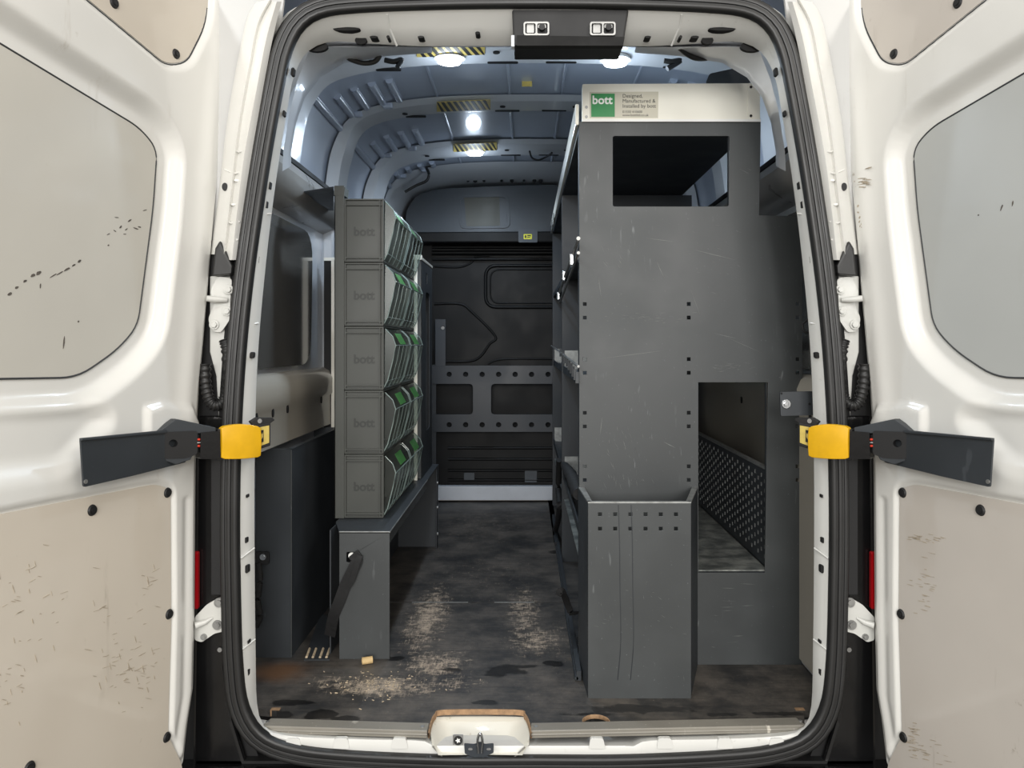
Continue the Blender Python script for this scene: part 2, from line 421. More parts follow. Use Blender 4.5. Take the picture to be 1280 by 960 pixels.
# longitudinal swages on the roof skin and ladder pressings in the corners
def roofz(x):
    x = abs(x)
    for (a, za), (b, zb) in zip(half, half[1:]):
        if b <= x <= a and za > 1.5: return za+(zb-za)*((a-x)/max(1e-9, a-b))
    return 2.07
for (a, b) in ((.84, 1.29), (1.53, 2.0), (2.34, 2.50)):
    for x in (-.40, -.09, .13, .42):
        bm = NB(); z = roofz(x)
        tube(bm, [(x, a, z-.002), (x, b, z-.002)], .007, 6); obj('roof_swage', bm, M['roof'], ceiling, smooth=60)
    for s in (1, -1):
        for x in (.56, .63, .70, .765, .815):
            bm = NB(); z = roofz(x)
            L = (b-a)*(.55 if x < .8 else .95)
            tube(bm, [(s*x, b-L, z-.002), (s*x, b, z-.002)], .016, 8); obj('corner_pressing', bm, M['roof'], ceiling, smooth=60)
        for x0 in (.60, .73):
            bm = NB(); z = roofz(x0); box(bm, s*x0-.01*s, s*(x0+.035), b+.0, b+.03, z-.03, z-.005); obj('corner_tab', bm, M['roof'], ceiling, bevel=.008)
# dark clearance slots along the bows
for (a, b), dp_ in zip(BOWS, DROP):
    bm = NB()
    for x0, x1 in ((.05, .16), (-.16, -.05), (.47, .56), (-.56, -.47)):
        zz = roofz(x0)-dp_-.001; plate(bm, [rrect(x0, b-.03, x1, b-.012, .006)], lambda p, q, h: (p, q, zz-.001+h), 0, .006)
    obj('bow_slot', bm, M['hole'], ceiling)
    bm = NB()
    for x0, x1 in ((.07, .25), (-.25, -.07), (.50, .68), (-.68, -.5)):
        xm = (x0+x1)/2; zm = roofz(xm)-dp_-.002
        plate(bm, [circ(x0*.3+x1*.7, (a+b)/2, .012, 12)], lambda p, q, h: (p, q, zm-.002+h), 0, .004)
    obj('bow_hole', bm, M['hole'], ceiling)
# walls
for s, nm in ((-1, 'wall_left'), (1, 'wall_right')):
    wl = structure(nm)
    bm = NB(); loft(bm, [[(s*x, y, z) for x, z in half[:SPL+1]] for y in (Y0, Y1)]); obj('side_skin', bm, M['white_in'], wl, smooth=50)
    bm = NB(); loft(bm, [[(s*x*1.02, y, z) for x, z in half[:SPL+1]] for y in (Y0, Y1)]); obj('outer_skin', bm, M['white'], wl, smooth=50)
    bm = NB()                              # waist rail
    prof = [(.895, 1.60), (.85, 1.615), (.80, 1.60), (.785, 1.565), (.80, 1.52), (.845, 1.49), (.895, 1.47)]
    loft(bm, [[(s*x, y, z) for x, z in prof] for y in (.16, 2.9)]); obj('waist_rail', bm, M['wall_grey'], wl, smooth=40)
    bm = NB(); box(bm, s*.80, s*.835, .18, 2.88, 1.606, 1.622); obj('rail_gap', bm, M['black'], wl)
    bm = NB()                              # glossy glazing panel between the posts
    plate(bm, [roundpoly([(.20, .92), (1.07, .92), (1.10, 1.44), (.20, 1.44)], .12)], lambda a, b, h: (s*(.875+h), a, b), 0, .006); obj('glazed_panel', bm, M['wall_gloss'], wl)
    bm = NB(); plate(bm, [roundpoly([(1.48, .92), (1.97, .92), (1.97, 1.44), (1.48, 1.44)], .09)], lambda a, b, h: (s*(.875+h), a, b), 0, .006); obj('glazed_panel', bm, M['wall_gloss'], wl)
    bm = NB()                              # lower lining with rounded top
    prof = [(.895, .90), (.86, .905), (.835, .89), (.822, .86), (.822, .80), (.83, .79), (.83, .67 if s < 0 else .02), (.895, .67 if s < 0 else .02)]
    loft(bm, [[(s*x, y, z) for x, z in prof] for y in (.14, 2.9)]); bmesh.ops.holes_fill(bm, edges=bm.edges[:])
    obj('lower_lining', bm, M['beige_lining'], wl, smooth=40)
    bm = NB()
    for y in (.32, .47, .62, 1.05): disc(bm, (s*.830, y, .84-.06), (-s, 0, 0), .008, .004, 10, .014)
    obj('lining_hole', bm, M['hole'], wl)
# small white wheel-arch step visible bottom right, outside the rack
bm = NB(); box(bm, .836, .884, .15, 1.2, 0.001, .52); st = obj('arch_step', bm, M['white_in'], bpy.data.objects['wall_right'], bevel=.012)

# bulkhead
bh = structure('wall_front'); YB = 2.95
bm = NB(); pts = half+[(-x, z) for x, z in half[::-1][1:]]; plate(bm, [pts], lambda a, b, h: (a, YB+h, b), 0, .02); obj('bulkhead_skin', bm, M['bulk_dark'], bh)
bm = NB(); yb = 2.82
pxplate(bm, [roundpoly([(505, 300), (508, 262), (520, 244), (548, 236), (640, 232), (690, 231), (790, 236), (822, 244), (830, 300)], 10)], yb, .05); obj('upper_panel', bm, M['bulk'], bh, bevel=.006)
bm = NB(); pxplate(bm, [roundpoly([(572, 245), (636, 243), (638, 285), (575, 286)], 8), roundpoly([(575, 247), (633, 246), (634, 282), (578, 283)], 7)], yb-.006, .008); obj('panel_swage', bm, M['bulk'], bh, bevel=.002)
bm = NB(); pxplate(bm, [[(580, 246), (624, 245), (625, 283), (583, 283)]], yb-.003, .004); obj('blank_window', bm, M['olive'], bh)
bm = NB(); pxplate(bm, [[(506, 290), (832, 288), (832, 303), (506, 303)]], yb-.03, .11); obj('shelf_band', bm, M['bulk_dark'], bh, bevel=.008)
bm = NB(); pxplate(bm, [roundpoly([(648, 286), (672, 286), (672, 303), (648, 303)], 2)], yb-.045, .02); hb = obj('label_housing', bm, M['bulk'], bh, bevel=.003)
bm = NB(); pxplate(bm, [rrect(654.5, 292.5, 665, 299, 1)], yb-.047, .003); lb = obj('warning_label', bm, M['sticker_bright'], bh)
bm = NB()
for q in ((656, 294, 658, 297.5), (659, 293.8, 663.5, 295.2), (659, 296.2, 662.5, 297.2)): pxplate(bm, [[(q[0], q[1]), (q[2], q[1]), (q[2], q[3]), (q[0], q[3])]], yb-.0475, .0006)
obj('label_print', bm, M['print_black'], bh)
for py, r in ((309, .010), (316, .016), (324, .008)):
    bm = NB(); tube(bm, [P(540, py, 2.93), P(700, py, 2.93), P(780, py, 2.93)], r, 10); obj('bulkhead_rib', bm, M['bulk_dark'], bh, smooth=60)
def bead(pts, r=.010, n=8, rounding=8, closed=False):
    pp = roundpoly(pts, rounding) if closed else [(p.x, p.y) for p in crom([(a, b, 0) for a, b in pts], 5)]
    bm = NB(); tube(bm, [P(a, b, YB-.002) for a, b in pp], r, n, closed, ref=Vector((0, 1, 0))); return obj('pressed_bead', bm, M['bulk_dark'], bh, smooth=60)
bead([(607, 332), (740, 332), (740, 384), (607, 384)], .011, rounding=14, closed=True)
bead([(613, 337), (735, 337), (735, 379), (613, 379)], .005, rounding=12, closed=True)
bead([(543, 333), (572, 334), (588, 329), (596, 321), (612, 320)], .007)
bead([(543, 380), (575, 380), (590, 390), (619, 420), (612, 430), (594, 450), (556, 452)], .008)
bead([(610, 455), (630, 449), (700, 449)], .006)
for py in (560, 574, 588, 600):
    bm = NB(); tube(bm, [P(560, py, YB-.004), P(700, py, YB-.004)], .009, 8); obj('lower_bead', bm, M['bulk_dark'], bh, smooth=60)
bm = NB(); pxplate(bm, [rrect(656, 588, 671, 603, 1)], YB-.012, .01); pxplate(bm, [rrect(580, 591, 593, 600, 1)], YB-.012, .01); obj('vent_block', bm, M['bulk'], bh)
# white strip at bulkhead foot
bm = NB(); pxplate(bm, [[(500, 608), (860, 608), (860, 625.5), (500, 625.5)]], 2.88, .05); obj('baseboard_front', bm, M['white_strip'], None, bevel=.003)['kind'] = 'structure'

# slate plate with round holes across the bulkhead
yl = 2.80
lad = thing('ladder_plate', 'slate steel plate with two rows of round holes across the bulkhead', 'panel', loc=(.0, yl, 0)); lad.location = (0, 0, 0)
holes = [circ(561.5+20.6*i, py, 3.2, 12) for py in (468, 531) for i in range(8)]
holes += [roundpoly([(528, 480), (591, 480), (591, 518), (528, 518)], 5), roundpoly([(614, 480), (712, 480), (712, 518), (614, 518)], 5)]
bm = NB(); pxplate(bm, [[(515, 457), (720, 457), (720, 540), (515, 540)]]+holes, yl, .006); obj('plate', bm, M['ladder'], lad, bevel=.0015)
bm = NB(); pxplate(bm, [[(544, 399), (557, 399), (557, 458), (544, 458)], circ(553.5, 410, 2.8, 12)], yl-.001, .005); obj('bracket', bm, M['ladder'], lad, bevel=.001)
bm = NB(); pxplate(bm, [circ(553.5, 410, 2.2, 12)], yl, .008); obj('bolt', bm, M['zinc'], lad)
bm = NB(); pxplate(bm, [[(515, 456), (545, 456), (545, 650), (515, 650)]], yl+.007, .01); 
for q in bm.verts: q.co.z = max(q.co.z, .001)
obj('foot_upright', bm, M['rack_dark'], lad)

# ------------------------------------------------------------------ floor
fl = structure('floor')
def fxy(px, py, z=0):
    d = F*(CAMZ-z)/(py-CY); return CAMX+(px-CX)*d/F, d+CAMY
notch = [fxy(*q) for q in ((535, 917), (538, 903), (543, 893), (556, 887.5), (645, 887.5), (657, 893), (662, 903), (665, 917))]
notch = [(p.x, p.y) for p in crom([(a, b, 0) for a, b in notch], 5)]
ySeam = fxy(600, 753)[1]
hole = [(a, b) for a, b in circ(*fxy(745, 902), .037, 20)]
front = [(-.884, ySeam-.003), (-.884, .15), (-.700, .115), (-.680, .045)]+[(a, max(b, .012)) for a, b in notch]+[(.712, .045), (.735, .115), (.884, .15), (.884, ySeam-.003)]
bm = NB(); plate(bm, [front, hole], lambda a, b, h: (a, b, h), -.018, 0); obj('floor_board', bm, M['floor'], fl)
bm = NB(); plate(bm, [[(-.884, ySeam), (.884, ySeam), (.884, 2.93), (-.884, 2.93)]], lambda a, b, h: (a, b, h), -.018, .0006); obj('floor_board', bm, M['floor'], fl)
bm = NB()                                  # exposed plywood edges
for path in (notch, ):
    c = [Vector((a, b, 0)) for a, b in path]; N = len(c); rows = []
    cm = Vector((sum(p.x for p in c)/N, .03, 0))
    def ofs(p, k):
        q = (cm-p); q.normalize(); return p+q*k
    rows = [[(p.x, p.y, .0015) for p in c], [(ofs(p, .003).x, ofs(p, .003).y, .0012) for p in c], [(ofs(p, .004).x, ofs(p, .004).y, -.0125) for p in c], [(p.x, p.y, -.0125) for p in c]]
    loft(bm, rows+[rows[0]])
cc = Vector((sum(p[0] for p in hole)/20, sum(p[1] for p in hole)/20, 0))
hp = [Vector((a, b, 0)) for a, b in hole]
loft(bm, [[(p.x, p.y, .0015) for p in hp], [((p.lerp(cc, .05)).x, (p.lerp(cc, .05)).y, .001) for p in hp], [((p.lerp(cc, .06)).x, (p.lerp(cc, .06)).y, -.009) for p in hp]], closed=True)
obj('plywood_edge', bm, M['ply'], fl)
bm = NB(); box(bm, -.88, .88, .02, 2.93, -.10, -.085); obj('underfloor', bm, M['black'], fl)
bm = NB(); a, b = fxy(345, 876); box(bm, -.72, -.695, .118, .132, -.016, .0012); box(bm, .715, .74, .118, .132, -.016, .0012); obj('corner_ply', bm, M['ply'], fl)
# aluminium nosing
for i, (x0, x1, ex) in enumerate(((322, 534, (330, 528)), (664, 1013, (1006, 670)))):
    t = thing('sill_nosing', ('worn aluminium edge strip on the sill, left of the latch recess', 'longer worn aluminium edge strip on the sill, right of the latch recess')[i], 'trim', loc=(0, 0, 0))
    bm = NB(); xa, xb = X(x0, 0), X(x1, 0)
    sa = .012 if i == 0 else 0; sb = .012 if i == 1 else 0
    ya, yb2 = (.026, .0) if i == 0 else (.0, .030)
    hexa(bm, [(xa, ya, -.016), (xb, yb2, -.016), (xb-sb, yb2+.042, -.016), (xa+sa, ya+.042, -.016)], [(xa, ya, .004), (xb, yb2, .004), (xb-sb, yb2+.042, .004), (xa+sa, ya+.042, .004)])
    obj('strip', bm, M['alu'], t, bevel=.002)
    bm = NB(); tube(bm, [(xa, ya, -.006), (xb, yb2, -.006)], .003, 6); obj('ridge', bm, M['alu'], t)
    for e in ex:
        bm = NB(); disc(bm, (X(e, .02), (ya if (e < 400) else yb2 if e > 900 else 0)+.021, .004), (0, 0, 1), .005, .0015, 12); obj('rivet', bm, M['zinc'], t)

# ------------------------------------------------------------------ rear opening: seal, jamb, sill
sealL = [(667, 953), (560, 953), (440, 948), (370, 940), (325, 922), (301, 885), (293, 830), (290, 740), (289, 640), (291, 540), (297, 440), (306, 350), (318, 262), (331, 180), (345, 105), (355, 62), (372, 30), (400, 12), (450, 5), (560, 1), (667, 0)]
def mirpx(px, y=0):                       # mirror a pixel column about the van centre line at depth y
    return CX+( -X(px, y)-CAMX)*F/(y-CAMY)
sealR = [(mirpx(a), b) for a, b in sealL[1:-1]][::-1]
seal = sealL+sealR
cs = crom([P(a, b, 0) for a, b in seal], 7, True); SN = 240
cs = resample(cs, SN)
def ring(off, y):                          # offset of the seal centre line inside its plane (+ = outwards)
    out = []
    for i in range(SN):
        t = cs[(i+2) % SN]-cs[i-2]; t.normalize(); n = Vector((-t.z, 0, t.x))
        if n.dot(cs[i]-Vector((0, 0, .95))) < 0: n = -n
        out.append(Vector((cs[i].x+n.x*off, y, cs[i].z+n.z*off)))
    return out
bm = NB()
prof = []
for c, r in ((-.014, .010), (.001, .010), (.015, .009)):
    for a in (150, 120, 90, 60, 30): prof.append((c-r*math.cos(math.radians(a))*-1*-1, -.012-r*math.sin(math.radians(a))))
prof = sorted(prof)
rows = [ring(-.022, .004)]+[ring(o_, y_) for o_, y_ in prof]+[ring(.024, .004)]
loft(bm, rows+[rows[0]], closed=True)
tag(obj('rubber_door_seal', bm, M['rubber'], smooth=50), 'black ribbed rubber seal looping around the whole rear door opening', 'seal')
# jamb
jl = [(667, 947, -.0), (655, 946, 0), (560, 946, 0), (541, 944, .0), (525, 926, .0), (440, 924, .0), (360, 920, 0), (334, 912, .01), (324, 898, .03), (320, 872, .05), (319, 820, .05), (318, 740, .05), (317.5, 640, .05), (318, 560, .05), (320, 480, .05), (325, 400, .05), (335, 300, .05), (346, 215, .05), (358, 140, .05), (366, 98, .055), (382, 66, .07), (410, 52, .08), (450, 53, .09), (520, 57, .09), (600, 57, .09), (667, 57, .09)]
jl3 = [P(a, b, y) for a, b, y in jl]
jr3 = [Vector((-p.x, p.y, p.z)) for p in jl3[1:-1]][::-1]
# latch recess is left of centre: shift those sill points on the two sides
full = jl3+jr3
for p in full:
    if p.z < -.04: p.z = -.035
inner = crom(full, 7, True)
# match by nearest-to-seal param: resample by angle around the opening centre
def byangle(pts, ref):
    C0 = Vector((0, 0, .95)); ang = lambda p: math.atan2(p.z-.95, p.x)
    A = [(ang(p), p) for p in pts]; out = []
    n = len(A)
    for q in ref:
        a = ang(q); best = None
        for i in range(n):
            a0, p0 = A[i]; a1, p1 = A[(i+1) % n]; d = a1-a0
            if d > math.pi: d -= 2*math.pi
            if d < -math.pi: d += 2*math.pi
            e = a-a0
            if e > math.pi: e -= 2*math.pi
            if e < -math.pi: e += 2*math.pi
            if abs(d) > 1e-9 and 0 <= e/d <= 1: best = p0.lerp(p1, e/d); break
        out.append(best or min(pts, key=lambda p: abs(ang(p)-a)))
    return out
inner = byangle(inner, cs)
ra = ring(-.018, 0.0)
mid = [a.lerp(b, .5)+Vector((0, -.004, 0)) for a, b in zip(ra, inner)]
ret = [Vector((p.x*1.0, p.y+.004, p.z)) for p in inner]
ret2 = [Vector((math.copysign(max(abs(p.x)+.03, min(.89, abs(p.x)*1.12)), p.x) if abs(p.x) > .5 else p.x, .12, p.z+(.12 if p.z > 1.6 else (-.02 if p.z < .1 else 0)))) for p in inner]
fr_ = structure('trim_1', 'white painted body frame around the rear opening')
bm = NB(); loft(bm, [ra, mid, inner, ret, ret2], closed=True); obj('opening_jamb', bm, M['jamb'], fr_, smooth=40)
# outer flange under the seal
bm = NB(); loft(bm, [ring(.05, .03), ring(.02, .012), ring(-.02, .006)], closed=True); obj('seal_flange', bm, M['black'], fr_, smooth=60)
# slots punched in the jamb
def jamb_slot(px, py, w_, h_, mir, n='jamb_slot', lean=0):
    bm = NB(); f = .5; y = .022
    lp = rrect(-w_/2, -h_/2, w_/2, h_/2, min(w_, h_)*.45, 3)
    lp = [(px+a*1+lean*b, py+b) for a, b in lp]
    pts = [P(a, b, y) for a, b in lp]; 
    # lay it on the sloping jamb face: depth follows how far the point is from the seal
    lo = [p+Vector((0, -.004, 0)) for p in pts]; hi = [p+Vector((0, .010, 0)) for p in pts]
    hexa(bm, lo, hi); return obj(n, bm, M['hole'], fr_, mirror=mir)
for mir in (False, True):
    for q in ((337, 232, 2.5, 9), (333, 256, 2.5, 9), (327, 290, 2, 6), (323, 325, 3, 10), (317, 372, 2.5, 4), (315, 444, 5, 8), (309, 620, 2, 4), (308, 675, 2.5, 7), (309, 711, 4, 10), (311, 802, 2, 4), (310, 840, 3.5, 8), (309, 858, 2, 5), (366, 90, 4, 10), (355, 142, 3, 7), (371, 160, 3, 8)):
        if q[0] == 371: continue
        jamb_slot(*q, mir, lean=-.12 if q[1] < 460 else 0)
    for py in (694, 808, 268, 405):
        bm = NB(); x0 = {694: 301, 808: 303, 268: 322, 405: 308}[py]; x1 = x0+{694: 17, 808: 16, 268: 17, 405: 15}[py]
        tube(bm, [P(x0, py+4 if py > 500 else py+1, .004), P(x1, py-9 if py > 500 else py-1, .042)], .0022, 6); obj('jamb_seam', bm, M['jamb'], fr_, mirror=mir)
# header slots
for mir in (False, True):
    bm = NB()
    for x, y_, w_, h_ in ((433, 36, 17, 2.2), (467, 46, 5, 1.5), (485, 46, 2, 2), (526, 46, 4, 1.4), (597, 41, 3, 1.8)): pxplate(bm, [circ(x, y_, w_, 14, h_)], .040, .03)
    obj('header_slot', bm, M['hole'], fr_, mirror=mir)
    bm = NB(); tube(bm, [P(484, 18, .01), P(487, 35, .045), P(496, 57, .085)], .003, 6); obj('header_seam', bm, M['jamb'], fr_, mirror=mir)
# rear roof frame just inside the header: gussets and curved inner frame
for mir in (False, True):
    bm = NB()
    loft(bm, [[P(a, b, y) for a, b in crv] for crv, y in (
        ([(353, 214), (354, 190), (362, 140), (372, 100), (385, 66), (410, 52), (470, 54), (540, 57)], .10),
        ([(360, 210), (360, 190), (367, 150), (378, 115), (396, 88), (425, 70), (480, 62), (540, 60)], .20),
        ([(364, 207), (364, 190), (370, 154), (381, 122), (400, 97), (430, 79), (485, 70), (540, 66)], .26),
        ([(362, 207), (362, 190), (367, 154), (378, 120), (397, 93), (428, 75), (484, 66), (540, 63)], .30))])
    obj('corner_frame', bm, M['white_in'], fr_, mirror=mir, smooth=60)
    bm = NB(); disc(bm, P(397, 60, .10), (0, -1, 0), .030, .012, 16, .014); disc(bm, P(452, 52, .085), (0, -1, 0), .016, .01, 14, .011); obj('access_hole', bm, M['hole'], fr_, mirror=mir)
# header return so that there is no gap between opening and first bow
bm = NB(); loft(bm, [[(x, y, z) for x in np.linspace(-.62, .62, 9)] for y, z in ((.10, Z(57, .09)), (.28, 1.90), (.52, 1.985), (.56, 2.05))]); obj('rear_roof_rail', bm, M['white_in'], fr_, smooth=60)
# pillars outside the seal, white above, black below
for mir in (False, True):
    pil = thing('rear_pillar', 'white rounded body pillar between the %s door and the black seal' % ('right' if mir else 'left'), 'van pillar')
    A = [(352, 2), (341, 48), (329, 110), (315, 190), (306, 250), (298, 325)]
    B = [(346, 2), (333, 48), (321, 110), (306, 190), (298, 250), (290, 325)]
    C_ = [(337, 0), (322, 30), (312, 80), (298, 160), (289, 240), (280, 318)]
    D_ = [(324, 2), (312, 22), (301, 70), (287, 150), (277, 235), (266, 318)]
    bm = NB()
    loft(bm, [[P(p.x, p.y, yy) for p in crom([(a, b, 0) for a, b in K], 5)] for K, yy in ((A, .012), (B, -.004), ([(a-5, b) for a, b in B], .008), ([(a+3, b) for a, b in C_], .014), (C_, .0), ([(a-4, b) for a, b in C_], .012), (D_, .025), ([(a-3, b) for a, b in D_], .045))])
    obj('pillar_skin', bm, M['white'], pil, mirror=mir, smooth=50)
    bm = NB(); pxplate(bm, [[(240, -80), (365, -80), (352, 20), (300, 335), (250, 335)]], .05, .01); obj('closing_panel', bm, M['header'], pil, mirror=mir)  # white body panel; its shade is put into the duller colour
    bm = NB(); disc(bm, P(282, 234, .02), (0, -1, 0), .0075, .006, 14, .0105); obj('plug', bm, M['black'], pil, mirror=mir)
    for py, xa, xb in ((215, 281, 303), (277, 278, 300), (188, 288, 308)):
        bm = NB(); tube(bm, [P(xa, py-3, .022), P((xa+xb)/2, py+2, .006), P(xb, py, .004)], .0022, 6); obj('body_seam', bm, M['white'], pil, mirror=mir)
    bm = NB()
    for q in ((297, 226), (293, 256), (296, 300)): disc(bm, P(q[0], q[1], .010), (0, -1, 0), .010, .008, 12, .005, .6)
    obj('pressed_lug', bm, M['white'], pil, mirror=mir, smooth=60)
    # black trim strip and backing below
    bt = thing('black_corner_trim', 'black plastic trim filling the gap beside the %s door' % ('right' if mir else 'left'), 'trim')
    bm = NB(); pxplate(bm, [[(225, 300), (300, 300), (292, 560), (292, 860), (330, 965), (180, 965)]], .045, .03); obj('backing', bm, M['black'], bt, mirror=mir)
    bm = NB(); pxplate(bm, [[(246, 520), (283, 520), (281, 830), (290, 900), (310, 965), (240, 965)]], .02, .02); obj('trim_strip', bm, M['black_gloss'], bt, mirror=mir, bevel=.008)
    bm = NB(); pxplate(bm, [[(264, 560), (283, 560), (281, 745), (264, 745)]], .008, .02); obj('inner_strip', bm, M['black'], bt, mirror=mir, bevel=.004)
    bm = NB(); pxplate(bm, [[(274, 300), (290, 332), (289, 343), (264, 345), (268, 310)]], .0, .04); obj('buffer', bm, M['rubber'], bt, mirror=mir, bevel=.006)
    bm = NB(); disc(bm, P(275, 812, .018), (0, -1, 0), .006, .003, 12); obj('screw', bm, M['zinc'], bt, mirror=mir)
    # upper hinge area: white body panel + hinge, hose
    hp_ = thing('upper_hinge', 'white painted upper hinge of the %s door with round bolts' % ('right' if mir else 'left'), 'hinge')
    bm = NB(); pxplate(bm, [[(262, 345), (292, 345), (289, 430), (284, 540), (274, 545), (270, 470), (262, 440)]], .035, .02); obj('mounting_panel', bm, M['hinge'], hp_, mirror=mir, bevel=.003)
    bm = NB(); pxplate(bm, [roundpoly([(272, 345), (290, 348), (288, 372), (287, 400), (276, 416), (264, 414), (260, 398), (268, 380), (262, 365)], 5)], .022, .014); obj('hinge_leaf', bm, M['hinge'], hp_, mirror=mir, bevel=.003)
    for q in ((286, 362), (284, 389), (268, 406)):
        bm = NB(); disc(bm, P(q[0], q[1], .021), (0, -1, 0), .013, .004, 16); disc(bm, P(q[0], q[1], .017), (0, -1, 0), .008, .007, 6); obj('bolt', bm, M['hinge'], hp_, mirror=mir, bevel=.001)
    bm = NB(); tube(bm, [P(258, 373, -.01), P(268, 374, .0), P(284, 375, .015)], [.008, .009, .006], 10); obj('hinge_pin', bm, M['hinge'], hp_, mirror=mir, smooth=60)
    bm = NB(); pp = crom([P(256, 455, -.0), P(257, 480, -.0), P(262, 500, .0), P(270, 507, 0), P(280, 500, .01), P(285, 480, .015), P(284, 440, .02), P(281, 425, .025)], 14)
    tube(bm, pp, [.0125 if (i//2) % 2 else .0155 for i in range(len(pp))], 12, ref=Vector((0, 1, 0)))
    tag(obj('cable_conduit', bm, M['rubber'], mirror=mir, smooth=60), 'black corrugated cable conduit looping under the upper hinge of the %s door' % ('right' if mir else 'left'), 'hose')
    lh = thing('lower_hinge', 'grey white lower hinge of the %s door low beside the seal' % ('right' if mir else 'left'), 'hinge')
    bm = NB(); pxplate(bm, [roundpoly([(243, 772), (258, 756), (272, 748), (285, 749), (285, 788), (268, 792), (252, 803), (243, 800)], 3)], -.004, .012); obj('hinge_leaf', bm, M['hinge'], lh, mirror=mir, bevel=.003)
    bm = NB(); tube(bm, [P(244, 782, -.02), P(256, 778, -.010), P(266, 772, -.004)], [.009, .007, .003], 10); obj('knuckle', bm, M['hinge'], lh, mirror=mir, smooth=60)
    for q, r in (((274, 753), .009), ((272, 781), .009), ((255, 796), .006)):
        bm = NB(); disc(bm, P(q[0], q[1], -.004), (0, -1, 0), r*1.4, .003, 16); disc(bm, P(q[0], q[1], -.007), (0, -1, 0), r*.8, .006, 6); obj('bolt', bm, M['zinc'], lh, mirror=mir)
    bm = NB(); pxplate(bm, [[(238, 690), (247, 690), (247, 762), (238, 762)]], .002, .014); tag(obj('tail_lamp', bm, M['red'], mirror=mir, bevel=.004), 'thin red sliver of tail lamp behind the %s door edge' % ('right' if mir else 'left'), 'tail lamp')
# bumper step
bm = NB(); box(bm, -1.0, 1.0, -.03, .06, -.20, -.092); box(bm, -1.0, 1.0, -.20, .06, -.45, -.15)
tag(obj('rear_bumper', bm, M['black_gloss'], bevel=.02), 'black plastic rear bumper step under the sill', 'bumper')
bm = NB(); loft(bm, [ [P(a, b, y) for a, b in ((360, 934), (520, 938), (667, 940), (820, 938), (985, 934))] for y, b_ in ((.0, 0), )]+[[P(a, b, -.0) for a, b in ((360, 950), (520, 955), (667, 957), (820, 955), (985, 950))]]); obj('sill_lip', bm, M['jamb'], fr_)
# sill face bumps
bm = NB()
for px in (365, 425, 498, 745, 830, 905, 970):
    pxplate(bm, [roundpoly([(px-9, 936), (px-7, 923), (px+9, 923), (px+12, 936)], 3)], -.006, .012)
obj('sill_pressing', bm, M['jamb'], fr_, bevel=.003)
# latch recess tub
tb = thing('latch_recess', 'dirty white pressed recess in the sill holding the door striker', 'recess')
bm = NB()
def G(px, py, z): a, b = fxy(px, py, z); return Vector((a, b, z))
top = [G(540, 931, -.03), G(537, 905, -.0125), G(545, 892, -.0125), G(557, 888, -.0125), G(600, 887, -.0125), G(644, 888, -.0125), G(656, 892, -.0125), G(663, 905, -.0125), G(661, 931, -.03)]
bot = [G(548, 944, -.045), G(553, 938, -.05), G(558, 925, -.05), G(566, 921, -.05), G(600, 920, -.05), G(634, 921, -.05), G(642, 925, -.05), G(647, 938, -.05), G(653, 944, -.045)]
mid_ = [a.lerp(b, .5)+Vector((0, 0, .004)) for a, b in zip(top, bot)]
c1 = [a.lerp(Vector((bot[4].x, -.005, -.055)), .5) for a in bot]
loft(bm, [[p+Vector((0, .004, -.03)) for p in top], top, mid_, bot, c1, [Vector((bot[4].x, -.005, -.055))]*9])
bmesh.ops.remove_doubles(bm, verts=bm.verts, dist=1e-5)
obj('tub', bm, M['tub'], tb, smooth=50)
bm = NB(); q = [G(564, 932, -.05), G(578, 932, -.05)]; pxplate(bm, [rrect(566, 919, 579, 936.5, 1)], .004, .004); obj('catch_plate', bm, M['zinc'], tb)
bm = NB(); pxplate(bm, [circ(572.5, 926, 5.5, 18)], .001, .003); obj('rubber_buffer', bm, M['black'], tb)
bm = NB(); pxplate(bm, [[(572.5+(3.4 if i % 2 else 1.6)*math.cos(i*math.pi/5), 926+(3.4 if i % 2 else 1.6)*math.sin(i*math.pi/5)) for i in range(10)]], -.001, .002); obj('star_mark', bm, M['print_white'], tb)
bm = NB(); pxplate(bm, [roundpoly([(580, 930), (593, 931), (600, 928), (606, 931), (617, 930), (617, 941), (606, 946), (590, 946), (581, 942)], 1.5)], -.026, .005); obj('striker_plate', bm, M['ladder'], tb, bevel=.001)
bm = NB(); tube(bm, crom([P(598, 941, -.028), P(597, 925, -.032), P(600, 917, -.034), P(603, 925, -.032), P(602, 941, -.028)], 5), .0035, 8); obj('striker_loop', bm, M['steel'], tb, smooth=60)
for px in (588, 611): bm = NB(); disc(bm, P(px, 936, -.026), (0, -1, 0), .006, .002, 12, .003); obj('bolt', bm, M['steel'], tb)
bm = NB(); tube(bm, [P(541, 933, -.012), P(554, 947, -.012)], .002, 6); obj('seam', bm, M['seam'], tb); bm = NB(); tube(bm, [P(656, 934, -.012), P(641, 948, -.012)], .002, 6); obj('seam', bm, M['seam'], tb)

